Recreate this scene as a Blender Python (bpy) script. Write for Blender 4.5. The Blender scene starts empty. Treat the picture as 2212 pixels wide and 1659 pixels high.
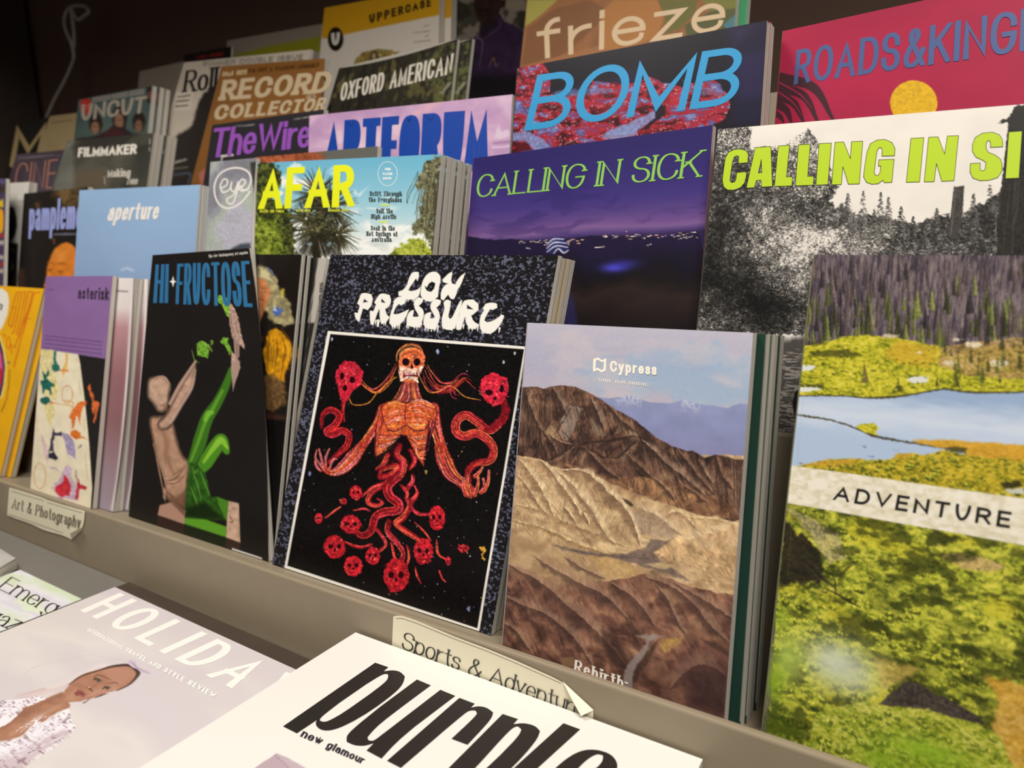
import bpy, bmesh, math, random
import numpy as np
from mathutils import Matrix, Vector
from mathutils.geometry import tessellate_polygon

# ------------------------------------------------------------------ camera, world, lights, exposure
F, CX, CY = 1580.0, 1106.0, 829.5            # focal length and centre of the 2212 x 1659 photograph
def nrm(v): return v / np.linalg.norm(v)
def ray(x, y): return np.array([x - CX, y - CY, F])
LEAN = math.radians(12.9)                    # every magazine leans back this far
AX = -nrm(ray(-1310, 600))                   # along the rack (camera axes: right, down, forward)
AU = nrm(np.array([-AX[1], AX[0], 0])); AU = AU if AU[1] < 0 else -AU
AN = nrm(np.cross(AX, AU)); AN = AN if AN[2] < 0 else -AN
AV = AU * math.cos(LEAN) + AN * math.sin(LEAN)
AD = -AN * math.cos(LEAN) + AU * math.sin(LEAN)
RW = np.array([AX, AD, AV])                  # camera -> world: x along rack, y into rack, z up
CAM = np.array([0.0, 0.0, 1.11])
N_COVER = RW @ AN; N_UP = np.array([0., 0., 1.]); N_FRONT = np.array([0., -1., 0.])
def wray(x, y): return RW @ ray(x, y)

sc = bpy.context.scene
col = sc.collection
cd = bpy.data.cameras.new('camera'); cam = bpy.data.objects.new('camera', cd); col.objects.link(cam)
m3 = np.array([[RW[i][0], -RW[i][1], -RW[i][2]] for i in range(3)])
M = Matrix.Identity(4)
for i in range(3):
    for j in range(3): M[i][j] = m3[i][j]
    M[i][3] = CAM[i]
cam.matrix_world = M
cd.sensor_fit = 'HORIZONTAL'; cd.sensor_width = 36.0; cd.lens = 36.0 * F / 2212.0
cd.clip_start = 0.02
cd.dof.use_dof = True; cd.dof.focus_distance = 0.50; cd.dof.aperture_fstop = 7.0
sc.camera = cam

w = bpy.data.worlds.new('shop'); sc.world = w; w.use_nodes = True
w.node_tree.nodes['Background'].inputs[0].default_value = (1.0, 0.90, 0.80, 1)
w.node_tree.nodes['Background'].inputs[1].default_value = 0.21
def lamp(name, kind, loc, target, energy, color, **kw):
    l = bpy.data.lights.new(name, kind); l.energy = energy; l.color = color
    for k, v in kw.items(): setattr(l, k, v)
    o = bpy.data.objects.new(name, l); col.objects.link(o); o.location = loc
    o.rotation_euler = (Vector(target) - Vector(loc)).to_track_quat('-Z', 'Y').to_euler()
    return o
lamp('ceiling_track_light', 'AREA', (0.55, -0.52, 2.50), (-0.10, 0.42, 0.92), 41, (1.0, 0.945, 0.875), shape='RECTANGLE', size=0.70, size_y=0.70)
lamp('ceiling_track_light', 'AREA', (-0.95, -0.15, 2.55), (-0.75, 0.45, 0.90), 22, (1.0, 0.945, 0.875), shape='RECTANGLE', size=0.45, size_y=0.45)
sc.view_settings.view_transform = 'Standard'; sc.view_settings.look = 'None'
sc.view_settings.gamma = 1.0; sc.view_settings.use_curve_mapping = False
sc.view_settings.exposure = 0.0

# ------------------------------------------------------------------ small helpers
def hexc(h):
    if isinstance(h, str):
        h = h.lstrip('#')
        return np.array([int(h[i:i+2], 16) / 255.0 for i in (0, 2, 4)])
    return np.array(h, float)
def lin(c):
    c = np.clip(c, 0, 1)
    return np.where(c <= 0.04045, c / 12.92, ((c + 0.055) / 1.055) ** 2.4)
ALB = 0.86
_mats = {}
def mat(name, color, rough=0.5, spec=0.4, metal=0.0, noise=None):
    if name in _mats: return _mats[name]
    m = bpy.data.materials.new(name); m.use_nodes = True
    nt = m.node_tree; b = nt.nodes['Principled BSDF']
    b.inputs['Base Color'].default_value = (*(lin(hexc(color)) * ALB), 1)
    b.inputs['Roughness'].default_value = rough
    b.inputs['Specular IOR Level'].default_value = spec
    b.inputs['Metallic'].default_value = metal
    if noise:
        sc_, amt = noise
        tc = nt.nodes.new('ShaderNodeTexCoord'); n = nt.nodes.new('ShaderNodeTexNoise')
        n.inputs['Scale'].default_value = sc_; n.inputs['Detail'].default_value = 5
        nt.links.new(tc.outputs['Object'], n.inputs['Vector'])
        mx = nt.nodes.new('ShaderNodeMix'); mx.data_type = 'RGBA'
        a = lin(hexc(color)) * ALB
        mx.inputs[6].default_value = (*(a * (1 - amt)), 1); mx.inputs[7].default_value = (*np.clip(a * (1 + amt), 0, 1), 1)
        nt.links.new(n.outputs['Fac'], mx.inputs[0]); nt.links.new(mx.outputs[2], b.inputs['Base Color'])
    _mats[name] = m
    return m
def print_mat(rough=0.42, spec=0.22):
    key = 'printed_paper_%d_%d' % (rough * 100, spec * 100)
    if key in _mats: return _mats[key]
    m = bpy.data.materials.new(key); m.use_nodes = True
    nt = m.node_tree; b = nt.nodes['Principled BSDF']
    a = nt.nodes.new('ShaderNodeAttribute'); a.attribute_name = 'ink'
    nt.links.new(a.outputs['Color'], b.inputs['Base Color'])
    b.inputs['Roughness'].default_value = rough; b.inputs['Specular IOR Level'].default_value = spec
    _mats[key] = m
    return m
def page_mat(name, light, dark, freq):
    if name in _mats: return _mats[name]
    m = bpy.data.materials.new(name); m.use_nodes = True
    nt = m.node_tree; b = nt.nodes['Principled BSDF']
    a = nt.nodes.new('ShaderNodeAttribute'); a.attribute_name = 'sheet'
    n = nt.nodes.new('ShaderNodeTexNoise'); n.noise_dimensions = '1D'
    n.inputs['Scale'].default_value = freq; n.inputs['Detail'].default_value = 4
    r = nt.nodes.new('ShaderNodeValToRGB')
    r.color_ramp.elements[0].position = 0.38; r.color_ramp.elements[1].position = 0.56
    r.color_ramp.elements[0].color = (*(lin(hexc(dark)) * ALB), 1); r.color_ramp.elements[1].color = (*(lin(hexc(light)) * ALB), 1)
    nt.links.new(a.outputs['Fac'], n.inputs['W']); nt.links.new(n.outputs['Fac'], r.inputs[0])
    nt.links.new(r.outputs[0], b.inputs['Base Color']); b.inputs['Roughness'].default_value = 0.7
    _mats[name] = m
    return m
def link_mesh(name, verts, faces, material, parent=None, origin=None):
    me = bpy.data.meshes.new(name)
    v = np.asarray(verts, float)
    if origin is not None: v = v - np.asarray(origin)
    me.from_pydata([tuple(p) for p in v], [], faces)
    me.materials.append(material)
    o = bpy.data.objects.new(name, me); col.objects.link(o)
    if parent is not None: o.parent = parent
    return o
def tag(o, label=None, cat=None, group=None, kind=None):
    for k, v in (('label', label), ('category', cat), ('group', group), ('kind', kind)):
        if v: o[k] = v
    return o
def empty(name, loc):
    o = bpy.data.objects.new(name, None); o.location = tuple(loc); o.empty_display_size = 0.02
    col.objects.link(o)
    return o
def box_verts(x0, x1, y0, y1, z0, z1):
    v = [(x, y, z) for z in (z0, z1) for y in (y0, y1) for x in (x0, x1)]
    return v, [(0, 2, 3, 1), (4, 5, 7, 6), (0, 1, 5, 4), (2, 6, 7, 3), (0, 4, 6, 2), (1, 3, 7, 5)]
def bevelled(o, wd=0.0012, seg=2):
    b = o.modifiers.new('bevel', 'BEVEL'); b.width = wd; b.segments = seg
    return o
def pts(s, ox=0, oy=0, k=1.0):
    """'x,y x,y' traced points; ox, oy, k bring points read in an enlargement back to the photograph's frame"""
    return np.array([[float(a) for a in p.split(',')] for p in s.split()]) / k + np.array([ox, oy])

# ------------------------------------------------------------------ traced quads on real planes
def hom(src, dst):
    A = []
    for (x, y), (u, v) in zip(src, dst):
        A.append([x, y, 1, 0, 0, 0, -u * x, -u * y, -u]); A.append([0, 0, 0, x, y, 1, -v * x, -v * y, -v])
    return np.linalg.svd(np.array(A))[2][-1].reshape(3, 3)
def happly(H, p):
    p = np.atleast_2d(p); q = np.c_[p, np.ones(len(p))] @ H.T
    return q[:, :2] / q[:, 2:3]
def unproject(p, n, off):
    """photo points -> world points on the plane n.x = off (relative to the camera), off may vary per point"""
    p = np.atleast_2d(p)
    r = np.c_[p[:, 0] - CX, p[:, 1] - CY, np.full(len(p), F)] @ RW.T
    t = np.asarray(off) / (r @ n)
    return r * t[:, None] + CAM
SQ = np.array([[0, 0], [1, 0], [1, 1], [0, 1]], float)
class Sheet:
    """a rectangular printed sheet: four traced corners on a plane of the place"""
    def __init__(s, quad, n, off, bow=(0, 0, 0, 0)):
        s.q = np.array(quad, float); s.n = n; s.off = np.broadcast_to(np.array(off, float), (4,))
        s.H = hom(s.q, SQ); s.Hi = np.linalg.inv(s.H); s.bow = bow
        e = lambda a, b: np.linalg.norm(s.q[a] - s.q[b])
        s.W = max(e(0, 1), e(3, 2)); s.Hh = max(e(0, 3), e(1, 2))
    def _bow(s, uv):
        u, v = uv[:, 0], uv[:, 1]; bl, br, bt, bb = s.bow
        return np.c_[(br * u + bl * (1 - u)) * 4 * v * (1 - v), (bt * (1 - v) + bb * v) * 4 * u * (1 - u)]
    def uv(s, p):
        p = np.atleast_2d(p).astype(float); uv = happly(s.H, p)
        if any(s.bow):
            for _ in range(4): uv = happly(s.H, p - s._bow(np.clip(uv, 0, 1)))
        return uv
    def pt(s, uv, lift=0.0):
        uv = np.atleast_2d(uv); u, v = uv[:, 0], uv[:, 1]
        o = s.off[0] * (1-u) * (1-v) + s.off[1] * u * (1-v) + s.off[2] * u * v + s.off[3] * (1-u) * v
        p = happly(s.Hi, uv) + s._bow(np.clip(uv, 0, 1))
        return unproject(p, s.n, o + lift)
    def px(s, p, lift=0.0): return s.pt(s.uv(p), lift)
def foot(a, b, d, z):
    """follow a traced side edge a->b of a leaning cover down to the height z"""
    a, b = np.array(a, float), np.array(b, float)
    k = lambda p: wray(*p) @ (d * N_UP + z * N_COVER)
    f0, f1 = k(a), k(b)
    return a + (b - a) * f0 / (f0 - f1)

# ------------------------------------------------------------------ painting ink onto a sheet
_tab = {}
def vnoise(x, y, seed=0):
    if seed not in _tab: _tab[seed] = np.random.RandomState(seed + 7).rand(256, 256)
    t = _tab[seed]
    xi = np.floor(x).astype(int); yi = np.floor(y).astype(int); fx = x - xi; fy = y - yi
    fx = fx * fx * (3 - 2 * fx); fy = fy * fy * (3 - 2 * fy)
    g = lambda a, b: t[a & 255, b & 255]
    return (g(xi, yi) * (1 - fx) + g(xi + 1, yi) * fx) * (1 - fy) + (g(xi, yi + 1) * (1 - fx) + g(xi + 1, yi + 1) * fx) * fy
def fbm(x, y, oct=4, seed=0, ridged=False):
    a, s, t = 0.5, 0.0, 0.0
    for o in range(oct):
        n = vnoise(x * 2 ** o + 17.3 * o, y * 2 ** o + 9.1 * o, seed + o)
        if ridged: n = 1 - abs(2 * n - 1)
        s = s + a * n; t += a; a *= 0.5
    return s / t
def sm(a, b, x):
    t = np.clip((x - a) / (b - a), 0, 1)
    return t * t * (3 - 2 * t)
def spline(p, n=6, closed=False):
    p = np.asarray(p, float)
    q = np.vstack([p[-1], p, p[0], p[1]]) if closed else np.vstack([2 * p[0] - p[1], p, 2 * p[-1] - p[-2]])
    out = []
    for i in range(1, len(q) - 2):
        for t in np.arange(n) / n:
            out.append(0.5 * (2 * q[i] + (q[i+1] - q[i-1]) * t + (2*q[i-1] - 5*q[i] + 4*q[i+1] - q[i+2]) * t*t + (3*q[i] - q[i-1] - 3*q[i+1] + q[i+2]) * t**3))
    if not closed: out.append(p[-1])
    return np.array(out)
def chaikin(r, sharp=50, it=3):
    """round the shallow corners of a traced ring, keep the sharp ones"""
    for _ in range(it):
        a, b = r - np.roll(r, 1, 0), np.roll(r, -1, 0) - r
        ang = np.degrees(np.abs(np.arctan2(a[:, 0] * b[:, 1] - a[:, 1] * b[:, 0], (a * b).sum(1))))
        out = []
        for i in range(len(r)):
            if 4 < ang[i] < sharp: out += [r[i] - a[i] * .25, r[i] + b[i] * .25]
            else: out.append(r[i])
        r = np.array(out)
    return r
class Art:
    """ink on a sheet, in the sheet's own coordinates (about one unit per photographed pixel)"""
    def __init__(s, sheet, res=2.0, base='#ffffff'):
        s.sh = sheet
        s.nx = max(2, int(sheet.W / res)); s.ny = max(2, int(sheet.Hh / res)); s.res = res
        u, v = np.meshgrid(np.linspace(0, 1, s.nx + 1), np.linspace(0, 1, s.ny + 1))
        s.u = u.ravel(); s.v = v.ravel(); s.x = s.u * sheet.W; s.y = s.v * sheet.Hh
        s.c = np.tile(hexc(base), (len(s.x), 1))
    def p(s, q): return s.sh.uv(q) * np.array([s.sh.W, s.sh.Hh])
    def n(s, sx, sy=None, oct=4, seed=0, ridged=False, warp=0, idx=slice(None)):
        x, y = s.x[idx], s.y[idx]
        if warp:
            x = x + warp * (fbm(x / 40, y / 40, 3, seed + 31) - .5); y = y + warp * (fbm(x / 40, y / 40, 3, seed + 57) - .5)
        return fbm(x / sx, y / (sy or sx), oct, seed, ridged)
    def mix(s, col, a, idx=slice(None)):
        c = hexc(col) if not (isinstance(col, np.ndarray) and col.ndim == 2) else col
        a = np.asarray(a)[..., None] if np.ndim(a) else a
        s.c[idx] = s.c[idx] * (1 - a) + c * a
    def ramp(s, t, stops):
        ts = [a for a, _ in stops]; cs = np.array([hexc(b) for _, b in stops])
        return np.stack([np.interp(t, ts, cs[:, k]) for k in range(3)], -1)
    def _sub(s, q, pad):
        lo, hi = q.min(0) - pad, q.max(0) + pad
        i0, i1 = int(max(0, math.floor(lo[0] / s.sh.W * s.nx))), int(min(s.nx, math.ceil(hi[0] / s.sh.W * s.nx)))
        j0, j1 = int(max(0, math.floor(lo[1] / s.sh.Hh * s.ny))), int(min(s.ny, math.ceil(hi[1] / s.sh.Hh * s.ny)))
        if i1 < i0 or j1 < j0: return np.zeros(0, int)
        return (np.arange(j0, j1 + 1)[:, None] * (s.nx + 1) + np.arange(i0, i1 + 1)[None]).ravel()
    def _warp(s, idx, rough, rs, seed):
        x, y = s.x[idx].copy(), s.y[idx].copy()
        if rough:
            x += rough * 2 * (fbm(s.x[idx] / rs, s.y[idx] / rs, 3, seed) - .5); y += rough * 2 * (fbm(s.x[idx] / rs, s.y[idx] / rs, 3, seed + 11) - .5)
        return x, y
    def poly_mask(s, rings, soft=1.5, rough=0, rs=8, seed=3, curve=False):
        rings = [s.p(r) for r in (rings if isinstance(rings, list) else [rings])]
        if curve: rings = [spline(r, 5, True) for r in rings]
        idx = s._sub(np.vstack(rings), soft + rough * 2 + 2)
        x, y = s._warp(idx, rough, rs, seed)
        ins = np.zeros(len(idx), bool); d2 = np.full(len(idx), 1e9)
        for r in rings:
            a = r; b = np.roll(r, -1, 0)
            for (x0, y0), (x1, y1) in zip(a, b):
                if y0 != y1:
                    c = ((y0 > y) != (y1 > y)) & (x < (x1 - x0) * (y - y0) / (y1 - y0) + x0)
                    ins ^= c
                dx, dy = x1 - x0, y1 - y0; L = dx * dx + dy * dy + 1e-9
                t = np.clip(((x - x0) * dx + (y - y0) * dy) / L, 0, 1)
                d2 = np.minimum(d2, (x - x0 - t * dx) ** 2 + (y - y0 - t * dy) ** 2)
        sd = np.sqrt(d2) * np.where(ins, 1, -1); s.sd = sd
        return idx, np.clip(0.5 + sd / soft, 0, 1)
    def fill(s, rings, col, alpha=1.0, soft=1.5, rough=0, rs=8, seed=3, curve=False, tex=0, ts=6, rnd=0):
        idx, m = s.poly_mask(rings, soft, rough, rs, seed, curve)
        c = hexc(col) if isinstance(col, (str, tuple, list)) else col
        if tex:
            n = fbm(s.x[idx] / ts, s.y[idx] / ts, 4, seed + 5)[:, None]
            c = np.clip(c * (1 + tex * 2 * (n - .5)), 0, 1)
        if rnd: c = c * (.42 + .58 * sm(0, rnd, s.sd))[:, None]
        s.mix(np.broadcast_to(c, (len(idx), 3)), m * alpha, idx)
        return idx, m
    def line_mask(s, q, wd, soft, rough, rs, seed, raw=False):
        q = q if raw else s.p(q)
        wd = np.broadcast_to(np.array(wd, float), (len(q),)) if np.ndim(wd) == 0 else np.interp(np.linspace(0, 1, len(q)), np.linspace(0, 1, len(wd)), wd)
        idx = s._sub(q, wd.max() / 2 + soft + 2 * rough + 1)
        x, y = s._warp(idx, rough, rs, seed)
        best = np.full(len(idx), -1e9)
        for k in range(len(q) - 1):
            (x0, y0), (x1, y1) = q[k], q[k + 1]; dx, dy = x1 - x0, y1 - y0; L = dx * dx + dy * dy + 1e-9
            t = np.clip(((x - x0) * dx + (y - y0) * dy) / L, 0, 1)
            d = (wd[k] * (1 - t) + wd[k + 1] * t) / 2 - np.hypot(x - x0 - t * dx, y - y0 - t * dy)
            best = np.maximum(best, d)
        return idx, np.clip(0.5 + best / soft, 0, 1)
    def line(s, q, wd, col, alpha=1.0, soft=1.3, curve=True, rough=0, rs=6, seed=5, raw=False):
        q = np.asarray(q, float) if raw else s.p(q)
        if curve and len(q) > 2: q = spline(q, 5)
        idx, m = s.line_mask(q, wd, soft, rough, rs, seed, True)
        s.mix(hexc(col), m * alpha, idx)
    def strands(s, q, wd, cols, n=8, thick=1.6, seed=1, wob=1.5, alpha=.9, curve=True):
        """many thin brush strokes running along one path"""
        q = s.p(q)
        if curve and len(q) > 2: q = spline(q, 6)
        g = np.gradient(q, axis=0); nn = np.c_[-g[:, 1], g[:, 0]]; nn /= np.linalg.norm(nn, axis=1)[:, None] + 1e-9
        wd = np.interp(np.linspace(0, 1, len(q)), np.linspace(0, 1, np.size(wd)), np.atleast_1d(wd))
        rnd = random.Random(seed); L = len(q)
        for k in range(n):
            o = rnd.uniform(-.5, .5); a = rnd.randint(0, max(0, L // 3)) if n > 3 else 0; b = rnd.randint(2 * L // 3, L) if n > 3 else L
            if b - a < 2: continue
            ph, fr = rnd.uniform(0, 6), rnd.uniform(.15, .5)
            w_ = np.sin(np.arange(L) * fr + ph) * wob
            qq = q + nn * (wd * o + w_)[:, None]
            s.line(qq[a:b], [thick * .5, thick, thick * .6], rnd.choice(cols), alpha, 1.2, False, raw=True)
    def dots(s, n, cols, size=(1, 2.5), seed=2, box=None, alpha=.9):
        rnd = random.Random(seed)
        for _ in range(n):
            if box: x, y = s.p([(rnd.uniform(box[0], box[2]), rnd.uniform(box[1], box[3]))])[0]
            else: x, y = rnd.uniform(0, s.sh.W), rnd.uniform(0, s.sh.Hh)
            r = rnd.uniform(*size)
            s.line(np.array([[x, y], [x + rnd.uniform(-r, r) * .6, y + rnd.uniform(0, r)]]), r, rnd.choice(cols), alpha, 1.2, False, raw=True)
    def oval(s, c, rx, ry, col, alpha=1, soft=1.5, rough=0, rs=8, seed=3, tex=0, ang=0):
        t = np.linspace(0, 2 * math.pi, 28, endpoint=False); ca, sa = math.cos(ang), math.sin(ang)
        x, y = rx * np.cos(t), ry * np.sin(t)
        return s.fill(np.c_[c[0] + x * ca - y * sa, c[1] + x * sa + y * ca], col, alpha, soft, rough, rs, seed, tex=tex)
    def ridge(s, q, wl, wr, cl, cr, alpha=.8, seed=1, streak=.5, taper=True):
        """a crest: one flank in the colour cl (left of the path), the other in cr, with gullies running off it"""
        q = spline(s.p(q), 6); idx = s._sub(q, max(wl, wr) + 3)
        x, y = s._warp(idx, 3, 11, seed); best = np.full(len(idx), 1e9); sd = np.zeros(len(idx)); arc = np.zeros(len(idx)); L = 0
        for k in range(len(q) - 1):
            (x0, y0), (x1, y1) = q[k], q[k + 1]; dx, dy = x1 - x0, y1 - y0; l = math.hypot(dx, dy) + 1e-9
            t = np.clip(((x - x0) * dx + (y - y0) * dy) / l ** 2, 0, 1); d = np.hypot(x - x0 - t * dx, y - y0 - t * dy); u = d < best
            sg = np.sign(dx * (y - y0) - dy * (x - x0)); best = np.where(u, d, best); sd = np.where(u, d * sg, sd); arc = np.where(u, L + t * l, arc); L += l
        tp = np.minimum(1, np.minimum(arc, L - arc) / (L * .22)) if taper else 1
        n = fbm((arc + .5 * np.abs(sd)) / 5, np.abs(sd) / 26 + 3 * (sd > 0), 3, seed) - .5
        wv = np.where(sd > 0, wr, wl) * (.75 + .9 * (fbm(arc / 14, sd * 0, 2, seed + 3) - .5) * 2 * .5)
        m = sm(1, .25, np.abs(sd) / np.maximum(wv * tp, .1)) * alpha
        c = np.where((sd > 0)[:, None], hexc(cr), hexc(cl)) * (1 + streak * 2 * n)[:, None]
        s.mix(np.clip(c, 0, 1), m, idx)
    def inside(s, q, poly):
        r = s.p(poly); ins = np.zeros(len(q), bool)
        for (x0, y0), (x1, y1) in zip(r, np.roll(r, -1, 0)):
            if y0 != y1: ins ^= ((y0 > q[:, 1]) != (y1 > q[:, 1])) & (q[:, 0] < (x1 - x0) * (q[:, 1] - y0) / (y1 - y0) + x0)
        return ins
    def scatter(s, poly, n, seed):
        r = s.p(poly); rs = np.random.RandomState(seed); q = r.min(0) + rs.rand(n * 3, 2) * (r.max(0) - r.min(0))
        q = q[s.inside(q, poly)][:n]
        return q[(q[:, 0] > -9) & (q[:, 0] < s.sh.W + 9) & (q[:, 1] > -9) & (q[:, 1] < s.sh.Hh + 9)]
    def dabs(s, q, r, cols, asp=.5, ang=None, alpha=.85, seed=1):
        """small brush dabs (leaves, stones): centres q, radii r, colours cols"""
        rs = np.random.RandomState(seed); N = len(q)
        r = np.broadcast_to(np.asarray(r, float), (N,)); ang = rs.uniform(0, 3.14, N) if ang is None else np.broadcast_to(np.asarray(ang, float), (N,))
        X = s.x.reshape(s.ny + 1, s.nx + 1); Y = s.y.reshape(s.ny + 1, s.nx + 1); C = s.c.reshape(s.ny + 1, s.nx + 1, 3)
        fx, fy = s.nx / s.sh.W, s.ny / s.sh.Hh
        for k in range(N):
            R = r[k] + 1; x0, y0 = q[k]
            i0, i1 = max(0, int((x0 - R) * fx)), min(s.nx + 1, int((x0 + R) * fx) + 2); j0, j1 = max(0, int((y0 - R) * fy)), min(s.ny + 1, int((y0 + R) * fy) + 2)
            if i1 <= i0 or j1 <= j0: continue
            dx, dy = X[j0:j1, i0:i1] - x0, Y[j0:j1, i0:i1] - y0; ca, sa = math.cos(ang[k]), math.sin(ang[k])
            d = np.hypot(dx * ca + dy * sa, (-dx * sa + dy * ca) / asp)
            m = (np.clip((r[k] - d) / 1.2 + .5, 0, 1) * alpha)[..., None]
            C[j0:j1, i0:i1] = C[j0:j1, i0:i1] * (1 - m) + cols[k] * m
    def clip(s, poly, draw, soft=3, rough=3, seed=4):
        c0 = s.c.copy(); draw(); idx, m = s.poly_mask(poly, soft, rough, 10, seed)
        d = s.c; s.c = c0; s.mix(d[idx], m, idx)
    def fan(s, apex, base, n, cols, seed, thick=1.3, alpha=.5, bend=4):
        rnd = random.Random(seed); ap = s.p(apex); bs = s.p(base)
        if len(bs) > 2: bs = spline(bs, 6)
        if len(ap) > 2: ap = spline(ap, 6)
        for k in range(n):
            t = rnd.random(); f = lambda q, u: np.array([np.interp(u, np.linspace(0, 1, len(q)), q[:, 0]), np.interp(u, np.linspace(0, 1, len(q)), q[:, 1])])
            a, b = f(ap, t), f(bs, min(1, max(0, t + rnd.gauss(0, .06)))); u0 = rnd.uniform(0, .45); u1 = rnd.uniform(.55, 1.05)
            p0, p1 = a + (b - a) * u0, a + (b - a) * u1; md = (p0 + p1) / 2 + [rnd.uniform(-bend, bend), rnd.uniform(-bend, bend)]
            s.line(np.array([p0, md, p1]), [thick * .5, thick, thick * .4], rnd.choice(cols), alpha, 1.3, True, raw=True)
    def mesh(s, name, parent, origin, material=None):
        v = s.sh.pt(np.c_[s.u, s.v]) - np.asarray(origin)
        me = bpy.data.meshes.new(name); nx, ny = s.nx, s.ny
        me.vertices.add(len(v)); me.vertices.foreach_set('co', v.ravel().astype(np.float32))
        i = (np.arange(ny)[:, None] * (nx + 1) + np.arange(nx)[None]).ravel()
        f = np.stack([i, i + nx + 1, i + nx + 2, i + 1], -1).astype(np.int32)
        me.loops.add(f.size); me.loops.foreach_set('vertex_index', f.ravel())
        me.polygons.add(len(f)); me.polygons.foreach_set('loop_start', (np.arange(len(f)) * 4).astype(np.int32))
        me.update(calc_edges=True)
        a = me.color_attributes.new('ink', 'FLOAT_COLOR', 'POINT')
        a.data.foreach_set('color', np.c_[lin(s.c) * ALB, np.ones(len(v))].ravel().astype(np.float32))
        me.materials.append(material or print_mat())
        o = bpy.data.objects.new(name, me); col.objects.link(o)
        if parent is not None: o.parent = parent
        return o

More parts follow.
